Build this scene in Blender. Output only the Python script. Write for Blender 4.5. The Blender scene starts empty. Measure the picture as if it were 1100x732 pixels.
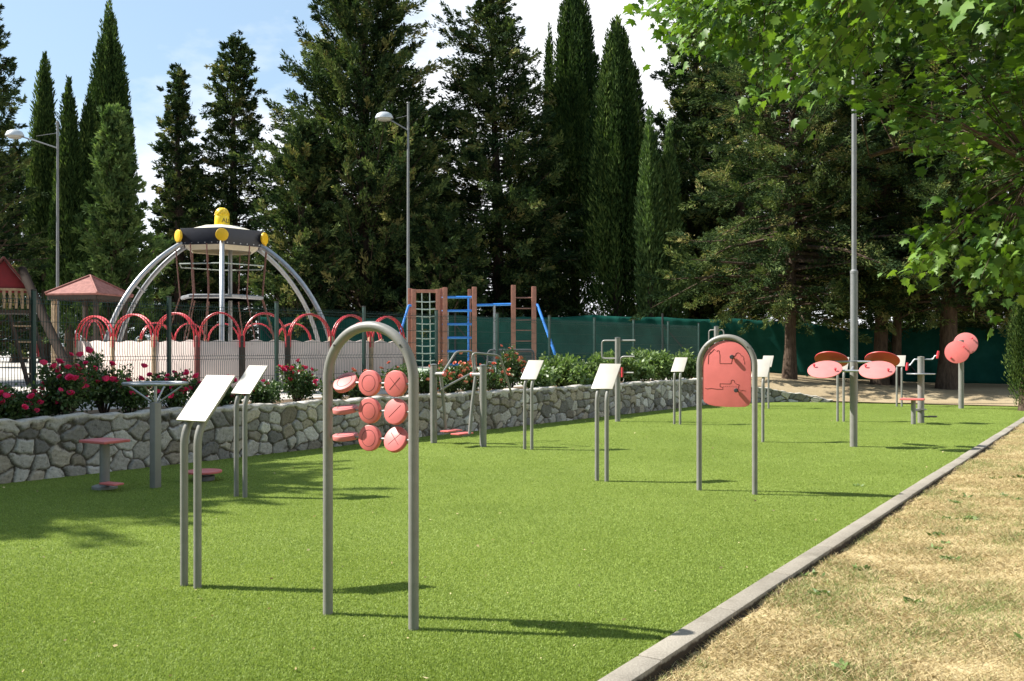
import bpy, bmesh, math, random
import numpy as np
from mathutils import Vector, Matrix, Quaternion

random.seed(7)
RNG = np.random.default_rng(11)
scene = bpy.context.scene
COL = scene.collection
R = math.radians

# ------------------------------------------------------------------ camera maths (level camera at 1.5 m, looking along +Y)
F = 1000.0; CX = 550.0; HY = 375.0; CZ = 1.5
def gp(px, py):                       # ground point seen at this place of the photo
    Y = CZ * F / (py - HY)
    return ((px - CX) * Y / F, Y)
def at(px, Y):                        # x of something at depth Y
    return (px - CX) * Y / F
def hz(py, Y):                        # height of something at depth Y
    return CZ - (py - HY) * Y / F

U_ANG = -math.atan2(.489, .873)       # the exercise units all face the same way

# ------------------------------------------------------------------ materials
def new_mat(name):
    m = bpy.data.materials.new(name); m.use_nodes = True
    nt = m.node_tree; nt.nodes.clear()
    out = nt.nodes.new('ShaderNodeOutputMaterial')
    return m, nt, out
def N(nt, t, **kw):
    n = nt.nodes.new(t)
    for k, v in kw.items():
        setattr(n, k, v)
    return n
def L(nt, a, b): nt.links.new(a, b)

def noise(nt, scale, detail=4, rough=.55, vec=None, coord='Object'):
    if vec is None:
        tc = N(nt, 'ShaderNodeTexCoord'); vec = tc.outputs[coord]
    n = N(nt, 'ShaderNodeTexNoise'); n.inputs['Scale'].default_value = scale
    n.inputs['Detail'].default_value = detail; n.inputs['Roughness'].default_value = rough
    L(nt, vec, n.inputs['Vector'])
    return n
def ramp(nt, fac, stops):
    r = N(nt, 'ShaderNodeValToRGB')
    e = r.color_ramp.elements
    while len(e) < len(stops): e.new(.5)
    for i, (p, c) in enumerate(stops):
        e[i].position = p; e[i].color = (*c, 1)
    L(nt, fac, r.inputs['Fac'])
    return r
def mixc(nt, fac, a, b, mode='MIX'):
    m = N(nt, 'ShaderNodeMix'); m.data_type = 'RGBA'; m.blend_type = mode
    if isinstance(fac, (int, float)): m.inputs['Factor'].default_value = fac
    else: L(nt, fac, m.inputs['Factor'])
    for sock, v in ((m.inputs['A'], a), (m.inputs['B'], b)):
        if isinstance(v, tuple): sock.default_value = (*v, 1)
        else: L(nt, v, sock)
    return m.outputs['Result']
def bump(nt, height, strength=.3, dist=.01):
    b = N(nt, 'ShaderNodeBump'); b.inputs['Strength'].default_value = strength
    b.inputs['Distance'].default_value = dist
    L(nt, height, b.inputs['Height'])
    return b.outputs['Normal']

def mat_basic(name, col, rough=.5, metal=0., var=.12, scale=6., bmp=0., bscale=60., spec=.5, dirt=None):
    m, nt, out = new_mat(name)
    p = N(nt, 'ShaderNodeBsdfPrincipled')
    p.inputs['Metallic'].default_value = metal
    p.inputs['Specular IOR Level'].default_value = spec
    n = noise(nt, scale, 5, .6)
    lo = tuple(c * (1 - var) for c in col); hi = tuple(min(1, c * (1 + var)) for c in col)
    c = ramp(nt, n.outputs['Fac'], [(.3, lo), (.7, hi)]).outputs['Color']
    if dirt:
        n2 = noise(nt, scale * 2.3, 6, .7)
        d = ramp(nt, n2.outputs['Fac'], [(.58, (0, 0, 0)), (.72, (1, 1, 1))])
        c = mixc(nt, d.outputs['Color'], c, dirt)
    L(nt, c, p.inputs['Base Color'])
    rr = N(nt, 'ShaderNodeMapRange'); L(nt, n.outputs['Fac'], rr.inputs['Value'])
    rr.inputs['To Min'].default_value = max(0, rough - .08); rr.inputs['To Max'].default_value = min(1, rough + .1)
    L(nt, rr.outputs['Result'], p.inputs['Roughness'])
    if bmp:
        nb = noise(nt, bscale, 4, .6)
        L(nt, bump(nt, nb.outputs['Fac'], bmp, .01), p.inputs['Normal'])
    L(nt, p.outputs['BSDF'], out.inputs['Surface'])
    return m

def mat_tint(name, stops, rough=.6, trans=.25, tcol=(1.3, 1.5, .7), spec=.25, noise_scale=None):
    """leaves, needles, blades: colour by each leaf's own tint"""
    m, nt, out = new_mat(name)
    a = N(nt, 'ShaderNodeAttribute'); a.attribute_name = 'tint'
    c = ramp(nt, a.outputs['Fac'], stops).outputs['Color']
    p = N(nt, 'ShaderNodeBsdfPrincipled'); p.inputs['Roughness'].default_value = rough
    p.inputs['Specular IOR Level'].default_value = spec
    L(nt, c, p.inputs['Base Color'])
    t = N(nt, 'ShaderNodeBsdfTranslucent')
    tc = mixc(nt, 1.0, c, tcol, 'MULTIPLY')
    L(nt, tc, t.inputs['Color'])
    mx = N(nt, 'ShaderNodeMixShader'); mx.inputs['Fac'].default_value = trans
    L(nt, p.outputs['BSDF'], mx.inputs[1]); L(nt, t.outputs['BSDF'], mx.inputs[2])
    L(nt, mx.outputs['Shader'], out.inputs['Surface'])
    return m

M = {}
M['grey'] = mat_basic('grey_coated_steel', (.205, .20, .183), .42, 0, .10, 9, .04, 120, .5, (.19, .18, .165))
M['grey_dark'] = mat_basic('dark_grey_steel', (.12, .125, .125), .45, 0, .12, 9, .04, 120)
M['galv'] = mat_basic('galvanised_steel', (.36, .37, .385), .38, .6, .14, 14, .03, 90)
M['plate'] = mat_basic('white_sign_sheet', (.37, .345, .295), .4, 0, .05, 5)
M['plate_back'] = mat_basic('grey_sign_back', (.16, .165, .165), .5, 0, .08, 8)
M['red'] = mat_basic('coral_red_board', (.58, .137, .125), .45, 0, .07, 7, .05, 150)
M['red_pale_lit'] = mat_basic('pale_sunlit_pink_board', (.55, .175, .165), .5, 0, .06, 7, .04, 150, .35)  # paler copy of the coral red; sun glare put into the colour
M['red_shaded'] = mat_basic('shaded_red_board', (.46, .045, .045), .45, 0, .07, 7, .05, 150)  # darker copy of the red; underside shade put into the colour
M['darkred'] = mat_basic('engraved_line', (.16, .03, .028), .6, 0, .1, 20)
M['black'] = mat_basic('black_rubber', (.025, .025, .026), .5, 0, .15, 20)
M['hoop_red'] = mat_basic('red_hoop_plastic', (.60, .045, .06), .35, 0, .1, 6)
M['pale'] = mat_basic('pale_painted_board', (.74, .62, .57), .55, 0, .08, 3, .08, 30, .4, (.58, .46, .42))
M['beige'] = mat_basic('beige_painted_board', (.52, .44, .33), .6, 0, .1, 4, .08, 30)
M['woodpost'] = mat_basic('weathered_wood', (.40, .29, .18), .75, 0, .3, 12, .3, 40, .3, (.2, .14, .09))
M['redpost'] = mat_basic('dark_red_wood', (.16, .04, .03), .65, 0, .2, 10, .2, 40)
M['darkwood'] = mat_basic('dark_stained_wood', (.055, .037, .026), .8, 0, .25, 10, .3, 40)
M['logwood'] = mat_basic('shade_darkened_log', (.028, .019, .014), .85, 0, .3, 10, .3, 40, .1)  # log wood darkened to stand in for tree shade
M['gable_red'] = mat_basic('dark_red_board', (.24, .018, .024), .6, 0, .15, 8)
M['framewood'] = mat_basic('brown_red_frame_wood', (.34, .15, .105), .65, 0, .2, 10, .2, 40, .3, (.22, .10, .07))
M['blue'] = mat_basic('blue_coated_steel', (.03, .20, .62), .4, 0, .1, 10)
M['rope'] = mat_basic('pale_rope', (.42, .47, .42), .9, 0, .2, 30)
M['darkrope'] = mat_basic('brown_red_rope', (.20, .10, .08), .9, 0, .25, 30)
M['greensteel'] = mat_basic('green_coated_steel', (.010, .040, .032), .45, 0, .15, 12)
M['wire'] = mat_basic('dark_green_wire', (.02, .05, .042), .5, 0, .15, 12)
M['yellow'] = mat_basic('yellow_plastic', (.82, .50, .015), .4, 0, .06, 8)
M['cap_yellow'] = mat_basic('bright_yellow_plastic', (.85, .60, .02), .4, 0, .06, 8)
M['navy'] = mat_basic('black_navy_band', (.022, .024, .036), .4, 0, .12, 8)
M['cream'] = mat_basic('cream_roof_sheet', (.70, .64, .50), .5, 0, .06, 4)
M['lampgrey'] = mat_basic('lamp_pole_grey', (.17, .175, .175), .55, .1, .1, 8)
M['lampcover'] = mat_basic('lamp_cover', (.45, .48, .5), .35, .1, .05, 8)
M['soil'] = mat_basic('planter_soil', (.16, .115, .075), .95, 0, .4, 3, .6, 25, .1, (.30, .25, .19))
M['tile_safe'] = mat_basic('pale_green_surface', (.44, .52, .40), .85, 0, .08, 2, .1, 60, .2)

def mat_bark():
    m, nt, out = new_mat('rough_bark')
    tc = N(nt, 'ShaderNodeTexCoord'); mp = N(nt, 'ShaderNodeMapping'); mp.inputs['Scale'].default_value = (6, 6, 1.3)
    L(nt, tc.outputs['Object'], mp.inputs['Vector'])
    n = noise(nt, 2.5, 7, .65, mp.outputs['Vector'])
    c = ramp(nt, n.outputs['Fac'], [(.3, (.035, .024, .017)), (.7, (.12, .085, .062))])
    p = N(nt, 'ShaderNodeBsdfPrincipled'); p.inputs['Roughness'].default_value = .9
    p.inputs['Specular IOR Level'].default_value = .1
    L(nt, c.outputs['Color'], p.inputs['Base Color'])
    L(nt, bump(nt, n.outputs['Fac'], .9, .04), p.inputs['Normal'])
    L(nt, p.outputs['BSDF'], out.inputs['Surface'])
    return m
M['bark'] = mat_bark()

def mat_roof():
    m, nt, out = new_mat('red_shingles')
    tc = N(nt, 'ShaderNodeTexCoord')
    sx = N(nt, 'ShaderNodeSeparateXYZ'); L(nt, tc.outputs['Object'], sx.inputs['Vector'])
    w = N(nt, 'ShaderNodeMath'); w.operation = 'MULTIPLY'; w.inputs[1].default_value = 22; L(nt, sx.outputs['Z'], w.inputs[0])
    fr = N(nt, 'ShaderNodeMath'); fr.operation = 'FRACT'; L(nt, w.outputs[0], fr.inputs[0])
    n = noise(nt, 7, 6, .7)
    c = ramp(nt, n.outputs['Fac'], [(.3, (.20, .075, .062)), (.7, (.40, .17, .14))])
    p = N(nt, 'ShaderNodeBsdfPrincipled'); p.inputs['Roughness'].default_value = .85
    L(nt, c.outputs['Color'], p.inputs['Base Color'])
    L(nt, bump(nt, fr.outputs[0], .8, .02), p.inputs['Normal'])
    L(nt, p.outputs['BSDF'], out.inputs['Surface'])
    return m
M['roof'] = mat_roof()

def mat_ground(name, stops, big=.35, fine=90., bstr=.5, extra=None, rough=.95, mid=4.):
    m, nt, out = new_mat(name)
    nb = noise(nt, big, 6, .6); nf = noise(nt, fine, 3, .7); nm = noise(nt, mid, 5, .65)
    add = N(nt, 'ShaderNodeMath'); add.operation = 'MULTIPLY_ADD'
    L(nt, nf.outputs['Fac'], add.inputs[0]); add.inputs[1].default_value = .55
    a2 = N(nt, 'ShaderNodeMath'); a2.operation = 'MULTIPLY_ADD'; L(nt, nb.outputs['Fac'], a2.inputs[0]); a2.inputs[1].default_value = .45
    a3 = N(nt, 'ShaderNodeMath'); a3.operation = 'MULTIPLY'; L(nt, nm.outputs['Fac'], a3.inputs[0]); a3.inputs[1].default_value = .3
    L(nt, a3.outputs[0], a2.inputs[2]); L(nt, a2.outputs[0], add.inputs[2])
    c = ramp(nt, add.outputs[0], stops).outputs['Color']
    if extra:
        c = extra(nt, c)
    p = N(nt, 'ShaderNodeBsdfPrincipled'); p.inputs['Roughness'].default_value = rough
    p.inputs['Specular IOR Level'].default_value = .12
    L(nt, c, p.inputs['Base Color'])
    L(nt, bump(nt, nf.outputs['Fac'], bstr, .02), p.inputs['Normal'])
    L(nt, p.outputs['BSDF'], out.inputs['Surface'])
    return m

def kerb_dirt_shade(nt, c):
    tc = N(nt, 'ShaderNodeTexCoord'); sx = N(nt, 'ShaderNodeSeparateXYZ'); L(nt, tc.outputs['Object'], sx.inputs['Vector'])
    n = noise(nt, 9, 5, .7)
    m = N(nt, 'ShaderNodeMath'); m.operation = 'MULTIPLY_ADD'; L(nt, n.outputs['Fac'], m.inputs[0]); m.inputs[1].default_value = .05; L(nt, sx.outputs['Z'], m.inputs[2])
    r = ramp(nt, m.outputs[0], [(.028, (1, 1, 1)), (.040, (0, 0, 0))])  # dark lower face: soil stain, with the side's shade put into the colour
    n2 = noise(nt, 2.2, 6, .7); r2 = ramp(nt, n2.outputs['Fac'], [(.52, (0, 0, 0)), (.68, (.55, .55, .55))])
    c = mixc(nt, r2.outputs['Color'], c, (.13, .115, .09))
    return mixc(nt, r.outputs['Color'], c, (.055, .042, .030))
M['turf'] = mat_ground('artificial_turf', [(.42, (.090, .130, .020)), (.62, (.138, .186, .033)), (.85, (.19, .245, .052))], .5, 55, .9, mid=2.2)
M['lawn'] = mat_ground('dry_lawn', [(.40, (.24, .18, .085)), (.58, (.42, .33, .17)), (.8, (.55, .45, .26))], .5, 45, .9, mid=3)
M['sandy'] = mat_ground('sandy_soil', [(.40, (.17, .125, .07)), (.6, (.29, .225, .135)), (.8, (.38, .31, .20))], .6, 30, .6)
M['playfloor'] = mat_ground('pale_gravel', [(.4, (.30, .275, .24)), (.6, (.44, .41, .37)), (.8, (.55, .52, .47))], .3, 40, .4)
M['earth'] = mat_ground('far_ground', [(.4, (.14, .13, .06)), (.6, (.25, .21, .10)), (.8, (.33, .28, .16))], .1, 10, .3)
M['concrete'] = mat_ground('kerb_concrete', [(.4, (.15, .132, .108)), (.6, (.25, .225, .187)), (.8, (.33, .30, .25))], 1.2, 70, .35, rough=.85, extra=kerb_dirt_shade)

def mat_stone():
    m, nt, out = new_mat('rubble_stone')
    a = N(nt, 'ShaderNodeAttribute'); a.attribute_name = 'stone'
    n = noise(nt, 22, 7, .7); n2 = noise(nt, 90, 3, .7)
    v = ramp(nt, n.outputs['Fac'], [(.30, (.34, .33, .31)), (.42, (.85, .85, .84)), (.55, (1, 1, 1)), (.72, (1.25, 1.24, 1.2))]).outputs['Color']
    c = mixc(nt, 1., a.outputs['Color'], v, 'MULTIPLY')
    p = N(nt, 'ShaderNodeBsdfPrincipled'); p.inputs['Roughness'].default_value = .9
    p.inputs['Specular IOR Level'].default_value = .15
    L(nt, c, p.inputs['Base Color'])
    ad = N(nt, 'ShaderNodeMath'); ad.operation = 'MULTIPLY_ADD'; L(nt, n.outputs['Fac'], ad.inputs[0]); ad.inputs[1].default_value = 2
    L(nt, n2.outputs['Fac'], ad.inputs[2])
    L(nt, bump(nt, ad.outputs[0], .6, .012), p.inputs['Normal'])
    L(nt, p.outputs['BSDF'], out.inputs['Surface'])
    return m
M['stone'] = mat_stone()

def mat_screen():
    m, nt, out = new_mat('green_mesh_fabric')
    n = noise(nt, 1.1, 6, .65); n2 = noise(nt, 140, 2, .5)
    c = ramp(nt, n.outputs['Fac'], [(.3, (.008, .060, .046)), (.7, (.024, .125, .098))]).outputs['Color']
    d = N(nt, 'ShaderNodeBsdfDiffuse'); L(nt, c, d.inputs['Color'])
    t = N(nt, 'ShaderNodeBsdfTranslucent'); L(nt, c, t.inputs['Color'])
    mx = N(nt, 'ShaderNodeMixShader'); mx.inputs['Fac'].default_value = .35
    L(nt, d.outputs[0], mx.inputs[1]); L(nt, t.outputs[0], mx.inputs[2])
    L(nt, mx.outputs[0], out.inputs['Surface'])
    return m
M['screen'] = mat_screen()

M['cypress'] = mat_tint('cypress_needles', [(0, (.014, .030, .010)), (.5, (.048, .082, .023)), (1, (.16, .215, .055))], .8, .14, spec=.04)
M['conifer'] = mat_tint('conifer_needles', [(0, (.013, .027, .012)), (.5, (.050, .080, .030)), (.88, (.17, .21, .070)), (1, (.25, .22, .085))], .8, .14, spec=.04)
M['cedar'] = mat_tint('feathery_needles', [(0, (.045, .080, .030)), (.55, (.11, .17, .055)), (1, (.21, .28, .095))], .8, .18, spec=.05)
M['plane'] = mat_tint('plane_leaf', [(0, (.030, .075, .010)), (.5, (.068, .145, .018)), (1, (.15, .26, .038))], .5, .28, (1.6, 1.6, .5), .35)
M['bush'] = mat_tint('rose_leaf', [(0, (.022, .045, .014)), (.5, (.055, .10, .028)), (1, (.13, .19, .06))], .45, .22, spec=.4)
M['shrub'] = mat_tint('shrub_leaf', [(0, (.06, .10, .03)), (.5, (.13, .20, .06)), (1, (.27, .34, .12))], .45, .25, spec=.4)
M['blade'] = mat_tint('turf_blade', [(0, (.130, .185, .036)), (.45, (.245, .335, .072)), (.85, (.365, .455, .122)), (1, (.58, .60, .24))], .55, .35, (1.1, 1.1, .75), .2)
M['straw'] = mat_tint('dry_grass_blade', [(0, (.20, .145, .068)), (.32, (.42, .335, .175)), (.68, (.62, .52, .30)), (.74, (.34, .345, .135)), (1, (.12, .20, .06))], .7, .2, (1.05, 1.0, .8), .15)
M['bloom_red'] = mat_basic('crimson_petal', (.80, .036, .17), .55, 0, .25, 40)
M['bloom_peach'] = mat_basic('salmon_petal', (.78, .26, .17), .55, 0, .3, 40)

# ------------------------------------------------------------------ mesh helpers
def link(o, parent=None):
    COL.objects.link(o)
    if parent is not None: o.parent = parent
    return o
def tag(o, label=None, cat=None, group=None, kind=None):
    if label: o['label'] = label
    if cat: o['category'] = cat
    if group: o['group'] = group
    if kind: o['kind'] = kind
    return o
def empty(name, loc, rz=0., label=None, cat=None, group=None):
    o = bpy.data.objects.new(name, None); o.empty_display_size = .2
    COL.objects.link(o); o.location = loc; o.rotation_euler = (0, 0, rz)
    tag(o, label, cat, group)
    return o
def copy_tree(o, parent=None):
    c = o.copy(); COL.objects.link(c)
    if parent is not None: c.parent = parent
    for ch in list(o.children): copy_tree(ch, c)
    return c

def fillet(pts, r, n=6):
    """round the inner corners of a polyline"""
    pts = [Vector(p) for p in pts]; out = [pts[0]]
    for i in range(1, len(pts) - 1):
        a, b, c = pts[i-1], pts[i], pts[i+1]
        d1 = (a - b); d2 = (c - b)
        l1, l2 = d1.length, d2.length
        rr = r[i-1] if isinstance(r, (list, tuple)) else r
        k = min(rr, l1 * .49, l2 * .49)
        p0 = b + d1.normalized() * k; p1 = b + d2.normalized() * k
        for j in range(n + 1):
            t = j / n
            out.append((1-t)**2 * p0 + 2*t*(1-t) * b + t*t * p1)
    out.append(pts[-1])
    return out

class MB:
    def __init__(s): s.v = []; s.f = []
    def tube(s, pts, r, n=12, closed=False, caps=True):
        pts = [Vector(p) for p in pts]; m = len(pts)
        rs = r if isinstance(r, (list, tuple)) else [r] * m
        b0 = len(s.v); up = None
        for i, p in enumerate(pts):
            if closed: t = (pts[(i+1) % m] - pts[i-1])
            elif i == 0: t = pts[1] - p
            elif i == m-1: t = p - pts[i-1]
            else: t = (pts[i+1] - p).normalized() + (p - pts[i-1]).normalized()
            if t.length < 1e-9: t = Vector((0, 0, 1))
            t.normalize()
            if up is None:
                up = Vector((0, 0, 1)) if abs(t.z) < .9 else Vector((1, 0, 0))
            up = up - t * up.dot(t)
            if up.length < 1e-6: up = t.orthogonal()
            up.normalize(); sd = t.cross(up)
            for k in range(n):
                a = 2 * math.pi * k / n
                s.v.append(p + (up * math.cos(a) + sd * math.sin(a)) * rs[i])
        rings = m if closed else m - 1
        for i in range(rings):
            j = (i + 1) % m
            for k in range(n):
                k2 = (k + 1) % n
                s.f.append((b0+i*n+k, b0+i*n+k2, b0+j*n+k2, b0+j*n+k))
        if caps and not closed:
            s.f.append(tuple(b0 + k for k in range(n))[::-1])
            s.f.append(tuple(b0 + (m-1)*n + k for k in range(n)))
        return s
    def box(s, c, size, mat=None):
        hx, hy, hz_ = size[0]/2, size[1]/2, size[2]/2
        b = len(s.v); c = Vector(c)
        for x, y, z in ((-1,-1,-1),(1,-1,-1),(1,1,-1),(-1,1,-1),(-1,-1,1),(1,-1,1),(1,1,1),(-1,1,1)):
            p = Vector((x*hx, y*hy, z*hz_))
            if mat is not None: p = mat @ p
            s.v.append(c + p)
        for q in ((0,3,2,1),(4,5,6,7),(0,1,5,4),(1,2,6,5),(2,3,7,6),(3,0,4,7)): s.f.append(tuple(b+i for i in q))
        return s
    def bar(s, p0, p1, w, h, roll=None):
        p0, p1 = Vector(p0), Vector(p1); d = p1 - p0; l = d.length; d.normalize()
        up = Vector((0,0,1)) if abs(d.z) < .95 else Vector((0,1,0))
        x = d.cross(up).normalized(); y = x.cross(d).normalized()
        mt = Matrix((x, d, y)).transposed()
        return s.box((p0+p1)/2, (w, l, h), mt)
    def lathe(s, prof, mat=None, n=24):
        b = len(s.v); m = len(prof)
        for r, z in prof:
            for k in range(n):
                a = 2*math.pi*k/n; p = Vector((r*math.cos(a), r*math.sin(a), z))
                s.v.append(mat @ p if mat is not None else p)
        for i in range(m-1):
            for k in range(n):
                k2 = (k+1) % n
                s.f.append((b+i*n+k, b+i*n+k2, b+(i+1)*n+k2, b+(i+1)*n+k))
        if prof[0][0] > 1e-6: s.f.append(tuple(b+k for k in range(n))[::-1])
        if prof[-1][0] > 1e-6: s.f.append(tuple(b+(m-1)*n+k for k in range(n)))
        return s
    def disc(s, c, normal, r, th, n=32, bev=.004):
        """a round board with softened rim"""
        nrm = Vector(normal).normalized()
        q = nrm.to_track_quat('Z', 'Y').to_matrix().to_4x4(); q.translation = Vector(c)
        h = th/2
        return s.lathe([(0.0001, -h), (r-bev, -h), (r-bev*.3, -h+bev*.3), (r, -h+bev), (r, h-bev), (r-bev*.3, h-bev*.3), (r-bev, h), (0.0001, h)], q, n)
    def prism(s, poly, th, mat=None):
        """poly in local xz, thickness along y centred"""
        b = len(s.v); n = len(poly)
        for y in (-th/2, th/2):
            for x, z in poly:
                p = Vector((x, y, z)); s.v.append(mat @ p if mat is not None else p)
        s.f.append(tuple(b+i for i in range(n))); s.f.append(tuple(b+n+i for i in range(n))[::-1])
        for i in range(n):
            j = (i+1) % n
            s.f.append((b+j, b+i, b+n+i, b+n+j))
        return s
    def build(s, name, mat, parent=None, bevel=0., sharp=35, smooth=True):
        me = bpy.data.meshes.new(name)
        me.from_pydata([tuple(p) for p in s.v], [], s.f)
        bm = bmesh.new(); bm.from_mesh(me)
        bmesh.ops.recalc_face_normals(bm, faces=bm.faces)
        if bevel:
            ed = [e for e in bm.edges if len(e.link_faces) == 2 and e.calc_face_angle(0) > R(40)]
            bmesh.ops.bevel(bm, geom=ed, offset=bevel, segments=2, affect='EDGES', profile=.6, clamp_overlap=True)
        bm.to_mesh(me); bm.free()
        if smooth:
            me.polygons.foreach_set('use_smooth', [True]*len(me.polygons))
            me.set_sharp_from_angle(angle=R(sharp))
        me.materials.append(mat)
        return link(bpy.data.objects.new(name, me), parent)

def np_mesh(name, verts, faces, mat, parent=None, attr=None, attr_name='tint', smooth=False):
    """verts (N,3), faces (M,k) arrays"""
    me = bpy.data.meshes.new(name)
    nv = len(verts); nf, k = faces.shape
    me.vertices.add(nv); me.vertices.foreach_set('co', np.ascontiguousarray(verts, dtype=np.float32).ravel())
    me.loops.add(nf*k); me.loops.foreach_set('vertex_index', np.ascontiguousarray(faces, dtype=np.int32).ravel())
    me.polygons.add(nf); me.polygons.foreach_set('loop_start', np.arange(0, nf*k, k, dtype=np.int32))
    if smooth: me.polygons.foreach_set('use_smooth', np.ones(nf, dtype=bool))
    me.update(calc_edges=True)
    if attr is not None:
        attr = np.asarray(attr, dtype=np.float32)
        if attr.ndim == 1:
            a = me.attributes.new(attr_name, 'FLOAT', 'POINT'); a.data.foreach_set('value', attr)
        else:
            a = me.attributes.new(attr_name, 'FLOAT_COLOR', 'POINT')
            a.data.foreach_set('color', np.concatenate([attr, np.ones((nv, 1), np.float32)], 1).ravel())
    me.materials.append(mat)
    return link(bpy.data.objects.new(name, me), parent)

def unit(a): return a / np.maximum(np.linalg.norm(a, axis=1, keepdims=True), 1e-9)
def leaf_mesh(name, pos, dirs, ln, wd, tint, mat, parent=None, rng=RNG, tri=False):
    """diamond leaves: pos base point, dirs direction"""
    n = len(pos); dirs = unit(dirs)
    sd = unit(np.cross(dirs, rng.normal(size=(n, 3))))
    nr = np.cross(dirs, sd)
    ln = np.broadcast_to(ln, (n,))[:, None]; wd = np.broadcast_to(wd, (n,))[:, None]
    tip = pos + dirs*ln
    if tri:
        v = np.stack([pos - sd*wd/2, pos + sd*wd/2, tip], 1).reshape(-1, 3)
        f = np.arange(n*3).reshape(n, 3); t = np.repeat(tint, 3)
    else:
        mid = pos + dirs*ln*.45 + nr*ln*.08
        v = np.stack([pos, mid - sd*wd/2, tip, mid + sd*wd/2], 1).reshape(-1, 3)
        f = np.arange(n*4).reshape(n, 4); t = np.repeat(tint, 4)
    return np_mesh(name, v, f, mat, parent, t)

# ------------------------------------------------------------------ world, sun, camera
SUN = Vector((-1.0, .13, 1.0)).normalized()
def make_world():
    w = bpy.data.worlds.new('World'); scene.world = w; w.use_nodes = True
    nt = w.node_tree; nt.nodes.clear()
    out = N(nt, 'ShaderNodeOutputWorld'); bg = N(nt, 'ShaderNodeBackground')
    sky = N(nt, 'ShaderNodeTexSky'); sky.sky_type = 'NISHITA'; sky.sun_disc = False
    sky.sun_elevation = math.asin(SUN.z); sky.sun_rotation = math.atan2(SUN.x, SUN.y)
    sky.air_density = 1.0; sky.dust_density = 1.2; sky.ozone_density = 1.2
    tc = N(nt, 'ShaderNodeTexCoord')
    mp = N(nt, 'ShaderNodeMapping'); mp.inputs['Scale'].default_value = (1, 1, 2.2); mp.inputs['Location'].default_value = (.35, .1, .42)
    L(nt, tc.outputs['Generated'], mp.inputs['Vector'])
    n = noise(nt, 2.1, 8, .55, mp.outputs['Vector'])
    sep = N(nt, 'ShaderNodeSeparateXYZ'); L(nt, tc.outputs['Generated'], sep.inputs['Vector'])
    # more cloud towards +X and low down
    ax = N(nt, 'ShaderNodeMath'); ax.operation = 'MULTIPLY_ADD'; L(nt, sep.outputs['X'], ax.inputs[0]); ax.inputs[1].default_value = .42; L(nt, n.outputs['Fac'], ax.inputs[2])
    az = N(nt, 'ShaderNodeMath'); az.operation = 'MULTIPLY_ADD'; L(nt, sep.outputs['Z'], az.inputs[0]); az.inputs[1].default_value = -.42; L(nt, ax.outputs[0], az.inputs[2])
    ay = N(nt, 'ShaderNodeMath'); ay.operation = 'MULTIPLY_ADD'; L(nt, sep.outputs['Y'], ay.inputs[0]); ay.inputs[1].default_value = .16; L(nt, az.outputs[0], ay.inputs[2])
    ao = N(nt, 'ShaderNodeMath'); ao.operation = 'SUBTRACT'; L(nt, ay.outputs[0], ao.inputs[0]); ao.inputs[1].default_value = .09
    r = ramp(nt, ao.outputs[0], [(.33, (0, 0, 0)), (.50, (1, 1, 1))])
    haze = mixc(nt, .42, sky.outputs['Color'], (4.6, 6.6, 8.4))
    c = mixc(nt, r.outputs['Color'], haze, (8.6, 8.7, 8.9))
    L(nt, c, bg.inputs['Color']); bg.inputs['Strength'].default_value = .070
    L(nt, bg.outputs[0], out.inputs['Surface'])
make_world()
sd = bpy.data.lights.new('sun', 'SUN'); sd.energy = 5.0; sd.angle = R(.53); sd.color = (1, .955, .88)
so = bpy.data.objects.new('sun', sd); COL.objects.link(so); so.location = SUN * 60
so.rotation_euler = (-SUN).to_track_quat('-Z', 'Y').to_euler()

cd = bpy.data.cameras.new('camera'); cam = bpy.data.objects.new('camera', cd); COL.objects.link(cam)
cam.location = (0, 0, CZ); cam.rotation_euler = (R(90), 0, 0)
cd.sensor_width = 36; cd.lens = 36 * F / 1100; cd.shift_y = 9 / 1100
cd.clip_start = .05; cd.clip_end = 2000
scene.camera = cam
scene.view_settings.view_transform = 'Standard'; scene.view_settings.look = 'None'
scene.view_settings.exposure = 1.15; scene.view_settings.gamma = 1
scene.render.engine = 'CYCLES'
scene.cycles.max_bounces = 6; scene.cycles.transparent_max_bounces = 6
scene.cycles.use_denoising = True

# ------------------------------------------------------------------ setting: ground sheets
W0 = (-5.69, 10.34)                                # foot of the stone wall
def wall_x(Y): return W0[0] + .75 * (Y - W0[1])
def kerb_x(Y): return .41 + .668 * (Y - 4.2)
CURVE = [(5.6, 25.35), (6.3, 25.9), (7.2, 26.25), (8.1, 26.3), (9.0, 26.1)]
FAR = [(10.2, 25.5), (11.6, 24.75), (13.1, 23.95)]

def sheet(name, pts, z, mat):
    mb = MB(); mb.v = [Vector((x, y, z)) for x, y in pts]; mb.f = [tuple(range(len(pts)))]
    me = bpy.data.meshes.new(name); me.from_pydata([tuple(v) for v in mb.v], [], mb.f)
    bm = bmesh.new(); bm.from_mesh(me); bmesh.ops.recalc_face_normals(bm, faces=bm.faces)
    for f in bm.faces:
        if f.normal.z < 0: f.normal_flip()
    bmesh.ops.triangulate(bm, faces=bm.faces); bm.to_mesh(me); bm.free()
    me.materials.append(mat); o = bpy.data.objects.new(name, me); COL.objects.link(o)
    tag(o, kind='structure'); return o
g = sheet('ground', [(-400, -60), (400, -60), (400, 600), (-400, 600)], -.16, M['earth'])
turf_pts = [(kerb_x(-3), -3)] + [(kerb_x(23.95) - .0, 23.95)] + FAR[::-1][1:] + CURVE[::-1] + [(wall_x(25.0) - .05, 25.0), (wall_x(-3) - .05, -3)]
sheet('turf', turf_pts, 0., M['turf'])

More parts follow.
